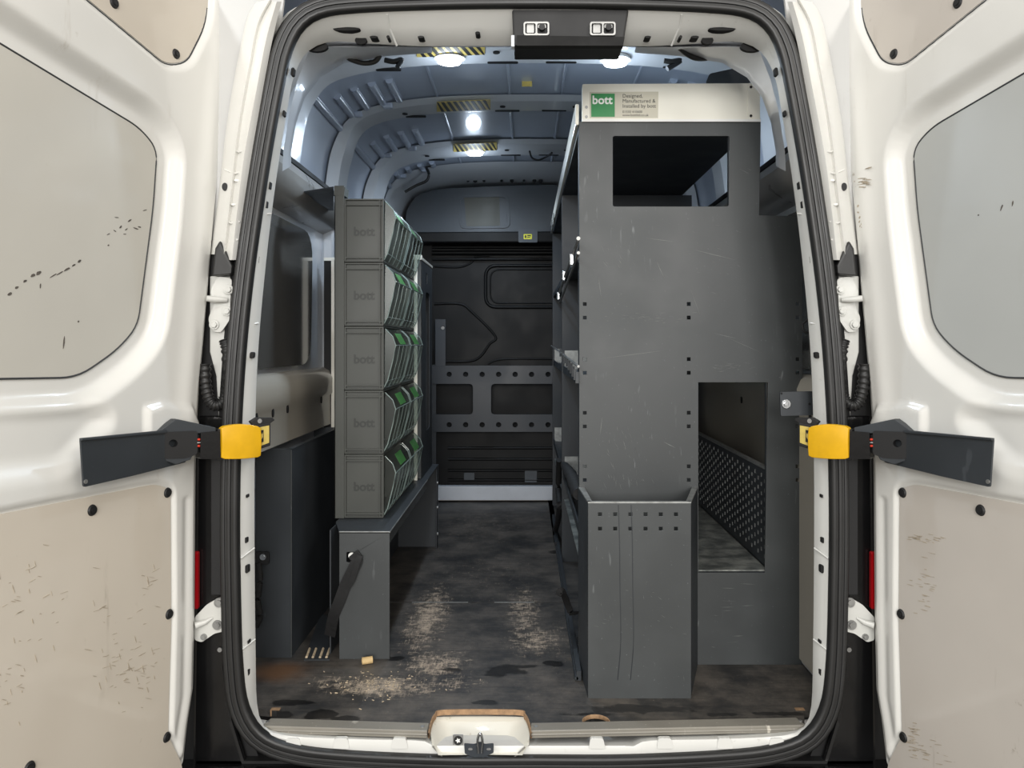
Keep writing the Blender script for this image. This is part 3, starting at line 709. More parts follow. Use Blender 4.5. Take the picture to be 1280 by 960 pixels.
# top latch housing
lt = thing('latch_housing', 'black housing with two chrome door catches over the opening', 'latch')
bm = NB(); pxplate(bm, [[(640, 12), (786, 12), (779, 57), (642, 57)]], .0, .10); obj('housing', bm, M['black'], lt, bevel=.004)
bm = NB(); pxplate(bm, [[(646, 44), (781, 46), (779, 57), (646, 57)]], -.012, .02); obj('lower_lip', bm, M['hole'], lt)
bm = NB(); pxplate(bm, [[(639, 44), (643, 44), (643, 58), (639, 58)]], -.006, .02); obj('end_clip', bm, M['white_strip'], lt)
for cx in (670.5, 753.5):
    bm = NB(); pxplate(bm, [rrect(cx-16, 27, cx+16, 44, 3), rrect(cx-14, 29, cx-1, 42, 2), rrect(cx+1, 29, cx+14, 42, 2)], -.010, .012); f_ = obj('catch_frame', bm, M['zinc'], lt, bevel=.0015)
    bm = NB(); pxplate(bm, [rrect(cx-12, 30, cx-3, 41, 1)], -.004, .006); pxplate(bm, [rrect(cx+2, 30, cx+12, 35, 1)], -.004, .006); obj('catch_face', bm, M['zinc'], f_)
    bm = NB(); disc(bm, P(cx+7, 35, -.006), (0, -1, 0), .008, .008, 14); obj('catch_pin', bm, M['black'], f_)

# ------------------------------------------------------------------ rear doors
DP = Pl((-.852, 0.0), (-.274, -1.0))
def dtz(pts): return [DP.tz(a, b) for a, b in pts]
def sdf(poly, T, Zg):
    d = np.full(T.shape, 1e9); ins = np.zeros(T.shape, bool); n = len(poly)
    for i in range(n):
        ax, ay = poly[i]; bx, by = poly[(i+1) % n]; ex, ey = bx-ax, by-ay
        wx, wy = T-ax, Zg-ay; t = np.clip((wx*ex+wy*ey)/(ex*ex+ey*ey+1e-12), 0, 1)
        d = np.minimum(d, np.hypot(wx-ex*t, wy-ey*t))
        c = ((ay > Zg) != (by > Zg)) & (T < (bx-ax)*(Zg-ay)/(by-ay+1e-12)+ax); ins ^= c
    return np.where(ins, -d, d)
def sst(a, b, x): t = np.clip((x-a)/(b-a), 0, 1); return t*t*(3-2*t)
winL = roundpoly([(-330, -150), (0, 42), (188, 158), (210, 185), (205, 260), (186, 408), (160, 438), (112, 472), (0, 474), (-330, 482)], 22)
upL = roundpoly([(-200, -260), (276, -260), (262, 30), (238, 78), (212, 82), (60, -45)], 20)
loL = roundpoly([(-330, 700), (0, 641), (198, 603), (217, 610), (218, 780), (214, 918), (232, 955), (228, 1230), (-330, 1400)], 10)
reL = roundpoly([(-330, 512), (60, 512), (118, 508), (140, 524), (84, 584), (-330, 640)], 18)
boL = [(182, 512), (200, 506), (236, 510), (246, 530), (240, 545), (182, 548)]
WT, UT, LT, RT, BT = [dtz(q) for q in (winL, upL, loL, reL, boL)]
edge_px = [(-200, 300), (0, 292), (60, 290), (120, 286), (200, 279), (300, 270), (400, 261), (480, 254), (540, 250), (620, 249), (760, 248), (860, 246), (905, 239), (960, 233), (1200, 225)]
ez = np.array([DP.tz(a, b)[1] for b, a in edge_px])[::-1]; et = np.array([DP.tz(a, b)[0] for b, a in edge_px])[::-1]
DW = .80
def build_door(mir):
    name = 'door_2' if mir else 'door_1'
    dr = structure(name); 
    nz, nt = 330, 190
    zs = np.linspace(-.28, 1.93, nz); ss = np.linspace(0, 1, nt)
    te = np.interp(zs, ez, et)
    T = te[:, None]+(DW-te[:, None])*ss[None, :]; Zg = np.repeat(zs[:, None], nt, 1)
    h = np.zeros(T.shape)
    sw = sdf(WT, T, Zg); h -= .034*(1-sst(.028, .070, sw))
    su = sdf(UT, T, Zg); h -= .012*(1-sst(-.002, .016, su))
    sl = sdf(LT, T, Zg); h -= .009*(1-sst(-.002, .010, sl))
    sr = sdf(RT, T, Zg); h -= .022*(1-sst(-.03, .03, sr))
    sb = sdf(BT, T, Zg); h += .012*(1-sst(-.008, .012, sb))
    e = T-te[:, None]; h -= .012*(1-sst(0, .022, e))+.004*np.exp(-((e-.045)/.012)**2)*(Zg < .62)
    h += .006*np.exp(-((e-.055)/.03)**2)*(Zg > .75)
    V = []
    for i in range(nz):
        for j in range(nt):
            p = DP.w(T[i, j], Zg[i, j], h[i, j]); V.append((-p.x if mir else p.x, p.y, p.z))
    base = len(V)
    # outer skin, 60 mm behind
    for i in range(nz):
        for j in (0, nt-1):
            p = DP.w(T[i, j], Zg[i, j], -.07); V.append((-p.x if mir else p.x, p.y, p.z))
    Fc = []
    fl_ = (lambda f: f[::-1]) if mir else (lambda f: f)
    for i in range(nz-1):
        for j in range(nt-1):
            a = i*nt+j; Fc.append(fl_((a, a+nt, a+nt+1, a+1)))
        a, b = base+2*i, base+2*i+2
        Fc.append(fl_((a, b, (i+1)*nt, i*nt))); Fc.append(fl_((a, a+1, b+1, b))); Fc.append(fl_((i*nt+nt-1, (i+1)*nt+nt-1, b+1, a+1)))
    me = bpy.data.meshes.new('door_shell'); me.from_pydata(V, [], Fc); me.update(); me.shade_smooth(); me.set_sharp_from_angle(angle=math.radians(60))
    o = bpy.data.objects.new('door_shell', me); COL.objects.link(o); o.parent = dr; setm(o, M['white'])
    def dplate(nm, loops, h0, h1, m, bevel=0, parent=dr):
        bm = NB(); plate(bm, loops, lambda a, b, hh: DP.w(a, b, hh), h0, h1); return obj(nm, bm, m, parent, mirror=mir, bevel=bevel)
    clampt = lambda lp: [(min(t, DW-.02), max(-.25, min(1.9, z))) for t, z in lp]
    def shrink(lp, d):
        A = np.array(lp); n = len(A); out = []
        area_ = sum(A[i-1][0]*A[i][1]-A[i][0]*A[i-1][1] for i in range(n)); sg = 1 if area_ > 0 else -1
        for i in range(n):
            t = A[(i+1) % n]-A[i-1]; t = t/(np.linalg.norm(t)+1e-9); out.append((A[i][0]-sg*t[1]*d, A[i][1]+sg*t[0]*d))
        return out
    dplate('window_blank', [clampt(WT)], -.033, -.0315, M['pane_r' if mir else 'pane'])
    g = clampt(WT); bm = NB(); tube(bm, [DP.w(a, b, -.032) for a, b in g], .0022, 6, True); obj('window_gasket', bm, M['line'], dr, mirror=mir)
    up = dplate('upper_lining', [clampt(shrink(UT, .004))], -.011, -.0095, M['lining_r' if mir else 'lining'])
    g = clampt(UT); bm = NB(); tube(bm, [DP.w(a, b, -.011) for a, b in g], .0018, 6, True); obj('panel_gap', bm, M['line'], dr, mirror=mir)
    lo = dplate('lower_lining', [clampt(shrink(LT, .004))], -.009, -.006, M['lining_r' if mir else 'lining'], .001)
    ucl = [(147, 3), (224, 67)]; lcl = [(118, 638), (212, 616), (214, 768), (211, 922), (40, 960)]
    for (a, b), par, hh in [(q, up, -.0095) for q in ucl]+[(q, lo, -.006) for q in lcl]:
        t, z = DP.tz(a, b); bm = NB(); p = DP.w(t, z, hh); disc(bm, p, (DP.n.x, DP.n.y, 0), .0125, .004, 16, None, .8)
        disc(bm, DP.w(t, z, hh+.004), (DP.n.x, DP.n.y, 0), .006, .002, 12); obj('push_clip', bm, M['black'], par, mirror=mir)
    # scuffs
    rr = random.Random(5 if mir else 3); bm = NB()
    def dash(a, b, L, wd, ang, hh):
        pts = []
        for i in range(7):
            u = 2*math.pi*i/7; x = L*math.cos(u)*rr.uniform(.6, 1); y = wd*math.sin(u)*rr.uniform(.6, 1.1)
            pts.append(DP.tz(a+x*math.cos(ang)-y*math.sin(ang), b+x*math.sin(ang)+y*math.cos(ang)))
        plate(bm, [pts], lambda a_, b_, q: DP.w(a_, b_, q), hh-.0004, hh+.0004)
    if not mir:
        for a, b, L, wd in ((2, 397, 3, 1), (11, 387, 4, 1.2), (28, 367, 3.5, 2), (37, 359, 3, 1.6), (47, 351, 3, 1.6), (57, 344, 4, 2), (64, 341, 5, 2.4), (82, 344, 6, .8), (90, 341, 6, .9), (99, 336, 6, 1.5), (107, 331, 3, 1.4), (114, 326, 3, 1.8), (66, 357, 1, 4), (95, 428, 1, 8), (113, 402, 1.2, 1.5), (150, 306, 1.5, 1)): dash(a, b, L, wd, -.55 if L > wd else .1, -.0312)
        for a, b in ((160, 271), (165, 283), (172, 286), (184, 285), (188, 283), (158, 288), (170, 292), (176, 275), (150, 252+40), (195, 262)): dash(a, b, rr.uniform(2, 5), rr.uniform(.5, 1.2), rr.uniform(-.9, .9), -.0312)
    else:
        for a, b, L, wd, an in ((104, 258, 1, 5, -.3), (91, 253, 1, 4, -.2), (132, 288-20, 1, 1, 0), (67, 256, .8, 4, .2)): dash(a, b, L, wd, an, -.0312)
    obj('scuff_mark', bm, M['scuff'], dr, mirror=mir)['kind'] = 'stuff'
    bm = NB()
    if mir:
        for i in range(26):
            a, b = rr.uniform(248, 266), rr.gauss(222, 9); dash(a, b, rr.uniform(2, 7), rr.uniform(.3, .9), rr.uniform(-.3, .3), .0035 if a > 258 else .0062)
        for i in range(9): dash(rr.uniform(255, 262), 268+rr.gauss(0, 10), rr.uniform(1, 3), rr.uniform(.5, 1.5), 1.2, .005)
    zones = ((170, 830, 40, 45, 60), (35, 740, 40, 60, 26), (190, 740, 18, 40, 14), (20, 860, 30, 30, 18), (120, 780, 60, 60, 16)) if not mir else ((195, 672, 14, 6, 16), (175, 676, 16, 6, 14), (185, 735, 16, 40, 26), (200, 925, 10, 20, 30), (185, 940, 20, 14, 22))
    for cx, cy, sx, sy, n in zones:
        for _ in range(n):
            a, b = rr.gauss(cx, sx*.5), rr.gauss(cy, sy*.5)
            if a > 205 or a < 2 or b < 660: 
                if not (mir and a < 205): continue
            dash(a, b, rr.uniform(1.5, 7), rr.uniform(.25, .8), rr.choice((-.5, -.3, .2, 1.3)) if not mir else rr.uniform(-.35, -.1), -.0057)
    obj('dirt_mark', bm, M['scuff_light'], dr, mirror=mir)['kind'] = 'stuff'
    return dr
build_door(False); build_door(True)

# door check straps with guard plates
SPn = Pl((-.905, -.20), (.215, .205))
def build_strap(mir):
    side = 'right' if mir else 'left'
    t = thing('door_check', 'black door check arm with bright yellow sleeve at the %s door' % side, 'door check')
    def dp(nm, loops, h0, h1, m, bevel=0, parent=t, pl=SPn):
        bm = NB(); plate(bm, [dt(lp, pl) for lp in loops], lambda a, b, hh: pl.w(a, b, hh), h0, h1); return obj(nm, bm, m, parent, mirror=mir, bevel=bevel, smooth=None)
    def dt(lp, pl): return [pl.tz(a, b) for a, b in lp]
    gp = thing('guard_plate', 'charcoal rectangular guard plate screwed to the %s door beside the yellow sleeve' % side, 'plate')
    bm = NB(); plate(bm, [[DP.tz(a, b) for a, b in roundpoly([(84, 547), (192, 537), (222, 540), (218, 577), (150, 594), (88, 608)], 3)]], lambda a, b, hh: DP.w(a, b, hh), .030, .034); obj('plate', bm, M['rack_dark'], gp, mirror=mir, bevel=.001)
    for q in ((110, 570), (180, 562)):
        bm = NB(); tt, zz = DP.tz(*q); disc(bm, DP.w(tt, zz, .0), (DP.n.x, DP.n.y, 0), .008, .030, 10); obj('standoff', bm, M['rack_dark'], gp, mirror=mir)
    bm = NB(); plate(bm, [[DP.tz(a, b) for a, b in [(84, 547), (192, 537.5), (192, 540.5), (84, 550)]]], lambda a, b, hh: DP.w(a, b, hh), .030, .038); obj('folded_lip', bm, M['rack_black'], gp, mirror=mir, bevel=.001)
    bm = NB(); tt, zz = DP.tz(90, 601); disc(bm, DP.w(tt, zz, .034), (DP.n.x, DP.n.y, 0), .0045, .002, 14); obj('screw', bm, M['zinc'], gp, mirror=mir)
    dp('bracket_top', [[(196, 539), (217, 524), (222, 524), (268, 534), (268, 541), (196, 541)]], -.02, .010, M['rack_dark'], .003)
    dp('bracket_body', [roundpoly([(192, 540), (244, 538), (244, 567), (230, 572), (205, 573), (192, 566)], 3), circ(214, 553.5, 5.5, 16, 4.8)], -.012, .014, M['black'], .002)
    dp('bore', [circ(214, 553.5, 5.5, 16, 4.8)], -.012, -.004, M['hole'])
    dp('bracket_foot', [[(196, 569), (240, 566), (236, 574), (218, 580), (200, 574)]], -.016, .012, M['rack_dark'], .002)
    dp('pivot_block', [roundpoly([(248, 540), (271, 538), (273, 573), (247, 573)], 2)], -.014, .016, M['black_gloss'], .003)
    dp('pivot_cheek', [[(270, 536), (276, 536), (277, 575), (270, 575)]], -.012, .012, M['black'], .002)
    dp('link', [[(240, 543), (252, 543), (252, 565), (240, 565)]], -.008, .004, M['black'])
    for py in (549, 553, 557):
        bm = NB(); a = SPn.tz(242, py); b = SPn.tz(249, py); tube(bm, [SPn.w(*a, .009), SPn.w(*b, .009)], .003, 8); obj('spring_coil', bm, M['red_bead'] if py != 553 else M['steel'], t, mirror=mir)
    # curved yellow sleeve
    bm = NB(); rows = []
    for i in range(13):
        u = i/12; px = 273+49*u; bow = math.sin(math.pi*(.15+.7*u))
        top = 536-6.5*bow; bt_ = 572-2.5*u+1.5*bow-(0 if u < .1 else 0)
        if i in (0, 12): top += 1.5; bt_ -= 1.5
        hc = .014+.012*bow
        a1 = SPn.tz(px, top); a2 = SPn.tz(px, bt_)
        lp = []
        for k_ in range(9):
            v_ = k_/8; zz = a1[1]+(a2[1]-a1[1])*v_; bul = .004*math.sin(math.pi*v_)
            lp.append(SPn.w(a1[0], zz, hc+bul))
        for k_ in range(9):
            v_ = 1-k_/8; zz = a1[1]+(a2[1]-a1[1])*v_; lp.append(SPn.w(a1[0], zz, hc-.018))
        rows.append(lp)
    loft(bm, rows, closed=True); bmesh.ops.holes_fill(bm, edges=[e for e in bm.edges if e.is_boundary]); obj('yellow_sleeve', bm, M['yellow'], t, mirror=mir, smooth=45, bevel=.0015)['label'] = 'bright yellow curved plastic sleeve'
    dp('arm_end', [[(318, 532), (337, 528), (337, 557), (318, 563)]], -.006, .006, M['black'], .002)
    lb = dp('warning_label', [[(322, 534), (335, 531.5), (335, 553), (322, 558)]], .006, .0068, M['sticker_yellow'])
    dp('label_print', [[(323, 538), (328, 537), (328, 552), (323, 553.5)], ], .0068, .0072, M['print_black'], parent=lb)
    dp('label_line', [[(324.5, 540), (326, 543), (327, 540), (327, 546), (325.8, 548), (324.3, 550)], ], .0072, .0076, M['sticker_yellow'], parent=lb)
    dp('hook', [[(312, 527), (320, 522), (340, 522), (343, 525), (336, 530), (316, 532)]], -.010, .004, M['black'], .002)
    bm = NB(); q = SPn.tz(323, 526); disc(bm, SPn.w(*q, .004), (SPn.n.x, SPn.n.y, 0), .006, .004, 12); obj('bolt', bm, M['steel'], t, mirror=mir)
build_strap(False); build_strap(True)
# anchor plate with bolt on the right
ap = thing('anchor_plate', 'dark grey strap anchor plate with a silver bolt beside the right jamb', 'bracket')
bm = NB(); pxplate(bm, [roundpoly([(975, 490), (1016, 489), (1018, 519), (976, 520)], 2)], .12, .006); obj('plate', bm, M['rack_dark'], ap, bevel=.001)
bm = NB(); disc(bm, P(982.5, 505, .12), (0, -1, 0), .0125, .004, 20); disc(bm, P(982.5, 505, .116), (0, -1, 0), .007, .005, 6); obj('bolt', bm, M['steel'], ap, bevel=.001)
bm = NB(); pxplate(bm, [circ(1012, 505, 1.6, 10)], .119, .002); obj('small_hole', bm, M['hole'], ap); bm = NB(); pxplate(bm, [circ(977, 492, 1.4, 10)], .119, .002); obj('small_hole', bm, M['hole'], ap)

# ------------------------------------------------------------------ right shelving unit
YP = .416
rk = thing('shelving_unit', 'tall dark grey steel shelving unit along the right side with cut-out end panel', 'shelving')
cols = []
for py in (380, 397, 449, 466, 516, 533, 583, 600):
    for px in (731, 861, 997): cols.append([(px-2.2, py-2.2), (px+2.2, py-2.2), (px+2.2, py+2.2), (px-2.2, py+2.2)])
outer = [(724, 152), (951, 152), (949, 269), (1003, 270), (1003, 831), (724, 831)]
bm = NB(); pxplate(bm, [outer, roundpoly([(766, 170), (912, 170), (911, 258), (766, 258)], 3), [(873, 478), (960, 478), (956, 716), (873, 716)]]+cols, YP, .003); obj('end_panel', bm, M['rack'], rk, bevel=.0008)
XR0, XR1 = X(724, YP), X(1003, YP); ZT = Z(152, YP)
for x0, x1, y0, y1 in ((766, 911, 170, 258), (873, 958, 478, 716)):   # folded returns of the cut-outs
    bm = NB(); a, b, c, d = X(x0, YP), X(x1, YP), Z(y0, YP), Z(y1, YP)
    box(bm, a-.0015, a, YP+.003, YP+.018, d, c); box(bm, b, b+.0015, YP+.003, YP+.018, d, c); box(bm, a-.0015, b+.0015, YP+.003, YP+.018, d-.0015, d); box(bm, a-.0015, b+.0015, YP+.003, YP+.018, c, c+.0015)
    obj('folded_return', bm, M['rack_dark'], rk)
YE = 2.78; YM = 1.55
# uprights (C posts) on the aisle side: end, middle, far
for y, nm in ((YP+.004, 'upright'), (YM, 'divider_panel'), (YE-.004, 'divider_panel')):
    bm = NB(); box(bm, XR0, XR0+.004, y, y+.045, .0, ZT)
    if nm == 'divider_panel': box(bm, XR0+.004, .74, y, y+.004, .0, ZT-.01)
    obj(nm, bm, M['rack_dark'], rk)
# upper carcass behind the top opening: soffit, shelf fascia, leaving the wall visible on the right
bm = NB(); box(bm, XR0+.004, .70, YP+.005, YE, ZT-.006, ZT); obj('top_panel', bm, M['rack_black'], rk)
# slender white rail along the top front edge
bm = NB(); box(bm, XR0-.012, XR0-.001, YP, YE, ZT-.010, ZT+.055)
obj('top_rail', bm, M['cream'], rk, bevel=.003)
for y in (2.2, 2.45, 2.65):
    bm = NB(); box(bm, XR0-.016, XR0-.012, y, y+.02, ZT-.03, ZT+.02); obj('rail_clip', bm, M['rack_black'], rk)
# shelves with front lips
for z, nm, hh in ((1.30, 0, .012), (.885, 1, .015), (.40, 1, .015), (.29, 0, 0)):
    bm = NB()
    box(bm, XR0+.01, .52 if z > .3 else .738, YP+.02, YE, z-.004, z)
    o = obj('shelf', bm, M['rack_black'] if z > .3 else M['tread'], rk)
    if hh:
        for ya, yb_ in ((YP+.05, YM-.005), (YM+.05, YE)):
            bm = NB(); box(bm, XR0+.004, XR0+.010, ya, yb_, z-hh, z+hh); obj('shelf_lip', bm, M['rack_dark'], rk)
    if nm:
        for y_ in (YM-.012, YE-.02):
            bm = NB(); box(bm, XR0+.012, .51, y_, y_+.004, z, z+.085); obj('shelf_backstop', bm, M['edge'], rk)
# perforated side panel seen through the lower cut-out
XW = .742
bm = NB(); box(bm, XW, XW+.003, YP+.02, YE, .29, .60); pp_ = obj('perforated_panel', bm, M['rack_dark'], rk)
bm = NB(); rows_ = 0
for i in range(38):
    for j in range(9):
        y = YP+.06+i*.035; z = .315+j*.030+(.015 if i % 2 else 0)
        box(bm, XW-.0012, XW, y, y+.007, z, z+.012)
pf = obj('perforation', bm, M['edge'], rk); pf['kind'] = 'stuff'
bm = NB(); box(bm, XW-.003, XW+.012, YP+.02, YE, .60, .608); obj('panel_cap', bm, M['edge'], rk)
rr = random.Random(21); bm = NB()
def scratch(x0, y0, x1, y1, wd, yy_=YP-.0006, k_=0):
    L = math.hypot(x1-x0, y1-y0)+1e-6; nx, ny = -(y1-y0)/L*wd, (x1-x0)/L*wd
    q = [(x0, y0), ((x0+x1)/2+nx, (y0+y1)/2+ny), (x1, y1), ((x0+x1)/2-nx*.4, (y0+y1)/2-ny*.4)]
    pxplate(bm, [q], yy_, .0004)
for a in ((803, 297, 850, 303, .4), (863, 311, 920, 325, .7), (820, 325, 831, 349, .4), (862, 358, 876, 396, .35), (745, 449, 838, 437, .35), (890, 416, 925, 424, .4), (905, 420, 952, 441, .3), (753, 520, 750, 545, .5), (829, 552, 845, 560, .6), (748, 345, 752, 375, .3)): scratch(*a)
for cx, cy, sx, sy, n, an in ((795, 397, 60, 7, 34, .03), (910, 459, 32, 5, 26, -.05), (775, 560, 40, 30, 30, 1.3), (770, 320, 30, 30, 10, 1.1), (900, 330, 50, 60, 10, .3), (780, 600, 35, 10, 18, 1.2), (930, 215, 12, 6, 4, .4)):
    for _ in range(n):
        x, y, L, t_ = rr.gauss(cx, sx*.5), rr.gauss(cy, sy*.5), rr.uniform(2, 11), an+rr.gauss(0, .18)
        if 728 < x < 940 and (x < 868 or y < 472) and y < 606: scratch(x, y, x+L*math.cos(t_), y+L*math.sin(t_), rr.uniform(.12, .35))
for _ in range(26):
    x, y, L, t_ = rr.uniform(742, 858), rr.choice((rr.uniform(725, 800), rr.uniform(720, 860))), rr.uniform(2, 7), rr.choice((.2, .6, 1.4))
    if x+L < 862: scratch(x, y, x+L*math.cos(t_), y+L*math.sin(t_), rr.uniform(.12, .3), fxy(735, 873)[1]-.0006)
for _ in range(10):
    x, y = rr.uniform(885, 930), rr.uniform(725, 810); scratch(x, y, x+rr.uniform(4, 22), y+rr.uniform(-1, 1), rr.uniform(.15, .5))
so = obj('scratch_mark', bm, M['scratch'], rk); so['kind'] = 'stuff'
# front bin box below the end panel, tapered sides
yf = fxy(735, 873)[1]; zt = Z(629, yf)
xa0, xa1 = X(735, yf), X(864, yf); xb0, xb1 = X(723, YP), X(872, YP)
bxt = thing('end_pocket', 'deep grey steel pocket with chamfered sides standing at the shelving end', 'bin')
sq = []
for px in (750, 769, 788, 807, 826, 845):
    for py in (643, 661): sq.append([(px-2.3, py-2.2), (px+2.3, py-2.2), (px+2.3, py+2.2), (px-2.3, py+2.2)])
bm = NB(); pxplate(bm, [[(735, 629), (864, 629), (864, 873.5), (735, 873.5)]]+sq, yf, .003); obj('front_panel', bm, M['rack'], bxt, bevel=.0012)
for s, (xf, xb) in ((-1, (xa0, xb0)), (1, (xa1, xb1))):
    bm = NB(); hexa(bm, [(xf, yf+.003, 0), (xb, YP-.001, 0), (xb-s*.003, YP-.001, 0), (xf-s*.003, yf+.003, 0)], [(xf, yf+.003, zt), (xb, YP-.001, zt), (xb-s*.003, YP-.001, zt), (xf-s*.003, yf+.003, zt)]); obj('side_panel', bm, M['rack_dark'], bxt)
    bm = NB(); hexa(bm, [(xf, yf, zt), (xb, YP-.002, zt), (xb-s*.018, YP-.002, zt), (xf-s*.012, yf+.012, zt)], [(xf, yf, zt+.004), (xb, YP-.002, zt+.004), (xb-s*.018, YP-.002, zt+.004), (xf-s*.012, yf+.012, zt+.004)]); obj('rim', bm, M['edge'], bxt)
bm = NB(); box(bm, xa0, xa1, yf, yf+.012, zt, zt+.004); obj('rim', bm, M['edge'], bxt)
bm = NB(); hexa(bm, [(xa0, yf+.004, .30), (xa1, yf+.004, .30), (xb1-.003, YP-.003, .30), (xb0+.003, YP-.003, .30)], [(xa0, yf+.004, .304), (xa1, yf+.004, .304), (xb1-.003, YP-.003, .304), (xb0+.003, YP-.003, .304)]); obj('pocket_base', bm, M['rack_black'], bxt)
bm = NB()
for px in (773, 789):
    tube(bm, crom([P(px, 631, yf-.0005), P(px+1.5, 680, yf-.0005), P(px+2, 730, yf-.0005), P(px+3, 800, yf-.0005), P(px-1, 850, yf-.0005)], 5), .0011, 5)
obj('drip_mark', bm, M['rack_black'], bxt)
# sign board on top
sg = thing('sign_board', 'cream boxed header board with green and grey maker sticker on the shelving top', 'sign')
ys = YP-.006
bm = NB(); pxplate(bm, [roundpoly([(728, 105), (949, 104), (950, 151), (728, 151)], 2)], ys, .03); obj('board', bm, M['cream'], sg, bevel=.0015)
bm = NB(); pxplate(bm, [[(934.5, 105), (950, 105), (950, 151), (934.5, 151)]], ys-.002, .002); obj('end_cap', bm, M['cream'], sg, bevel=.0006)
bm = NB(); pxplate(bm, [[(728, 149), (951, 149), (951, 152), (728, 152)]], ys-.003, .003); obj('lower_edge', bm, M['print_white'], sg)
for q in ((733, 134), (733, 146), (938.5, 109), (938.5, 145)): bm = NB(); disc(bm, P(q[0], q[1], ys), (0, -1, 0), .0045, .002, 14); obj('screw', bm, M['zinc'], sg)
bm = NB(); pxplate(bm, [[(737, 115), (823, 114.5), (822.5, 147.5), (737, 147.5)]], ys-.0008, .0008); st_ = obj('maker_sticker', bm, M['label_paper'], sg)
bm = NB(); pxplate(bm, [[(739, 117), (768.5, 117), (768.5, 146), (739, 146)]], ys-.0014, .0006); obj('green_square', bm, M['green'], st_)
sc_px = (YP-CAMY)/F
text_obj('lettering', 'bott', 14.6*sc_px, P(740.2, 129.8, ys-.0018), M['print_white'], st_, bold=.0009)
text_obj('lettering', 'Designed,\nManufactured &\nInstalled by bott', 6.4*sc_px, P(778, 122, ys-.0012), M['print_grey'], st_, spacing=.98)
text_obj('lettering', '01530 410600\nwww.bottltd.co.uk', 4.3*sc_px, P(778, 141.2, ys-.0012), M['print_grey'], st_, spacing=.95)
# dark wing plate above sign at the right
bm = NB(); pxplate(bm, [roundpoly([(882, 104), (887, 92), (952, 78), (959, 96), (935, 104)], 3)], .52, .004); wp = obj('wing_plate', bm, M['rack_black']); tag(wp, 'dark grey folded plate rising behind the sign board near the roof', 'plate')
# straps and gear on the shelving aisle side
def strap(name, pts, wd, label, cat='strap', m='webbing'):
    c = crom(pts, 6); bm = NB(); V = []
    for i, p in enumerate(c):
        t = (c[min(i+1, len(c)-1)]-c[max(0, i-1)]).normalized(); n = t.cross(Vector((0, -1, .15))).normalized()
        V.append([p-n*wd/2, p+n*wd/2, p+n*wd/2+Vector((0, .003, 0)), p-n*wd/2+Vector((0, .003, 0))])
    loft(bm, V, closed=True); bmesh.ops.holes_fill(bm, edges=[e for e in bm.edges if e.is_boundary])
    o = obj(name, bm, M[m], smooth=50)
    return tag(o, label, cat) if label else o
yy = .75; xs_ = XR0-.01
def A3(px, py, x=xs_):                     # a point on the aisle face of the shelving
    d = (x-CAMX)*F/(px-CX); return Vector((x, d+CAMY, CAMZ-(py-CY)*d/F))
strap('lashing_strap', [A3(722, 764, .137), A3(714, 766, .132), Vector((.10, .60, .17)), Vector((.085, .60, .155))], .022, 'short black webbing end poking out low on the shelving near the aisle')
bm = NB(); c = crom([A3(699, 575), A3(698, 610), A3(699, 640), A3(692, 672), A3(686, 688), A3(690, 690), A3(697, 680)], 6); tube(bm, c, [.016, .014]+[.014]*(len(c)-2), 8)
for q in bm.verts: q.co.z = max(q.co.z, .002)
tag(obj('ratchet_strap', bm, M['webbing'], smooth=60), 'black ratchet strap bundle hanging down to the floor at the far shelving post', 'strap')
rl = thing('shelf_latch_rail', 'silver spring latch rail sloping along the upper shelf edge of the shelving', 'rail')
bm = NB(); tube(bm, [A3(723, 298), A3(697, 372)], .006, 8); tube(bm, [A3(723, 316), A3(700, 378)], .005, 8); obj('rod', bm, M['zinc'], rl)
bm = NB()
for px, py in ((716, 325), (706, 345), (699, 370)):
    p = A3(px, py); box(bm, p.x-.012, p.x+.004, p.y-.02, p.y+.02, p.z-.02, p.z+.02)
obj('clamp', bm, M['steel'], rl, bevel=.004)
rl2 = thing('shelf_edge_gear', 'ribbed dark clamp with bright edges on the middle shelf front', 'clamp')
for i in range(9):
    p = A3(722-2.6*i, 470-3.8*i); bm = NB(); box(bm, p.x-.006, p.x+.004, p.y, p.y+.012, p.z-.022, p.z+.012); obj('rib', bm, M['rack_dark'], rl2)
bm = NB(); tube(bm, [A3(723, 458), A3(700, 440), A3(689, 432)], .004, 6); obj('rod', bm, M['zinc'], rl2)
bm = NB(); tube(bm, crom([A3(724, 618, .150), A3(717, 600, .148), A3(710, 588, .150), A3(704, 580, .155), A3(700, 576, .16)], 4), [.020, .026, .022, .026, .024, .020, .024, .020, .022, .018, .020, .016, .014, .012, .010, .009, .006], 12); bg = obj('dark_bag', bm, M['webbing'], smooth=60); tag(bg, 'soft black bag slumped over the lower shelf edge', 'bag')
bm = NB(); a = Vector((.132, .45, .006)); tube(bm, [(.128, .30, .008), (.128, 2.0, .008)], .006, 6); box(bm, .128, .142, .30, 2.4, .001, .03); tag(obj('floor_rail', bm, M['rack_dark']), 'long low metal rail on the floor along the shelving foot', 'rail')
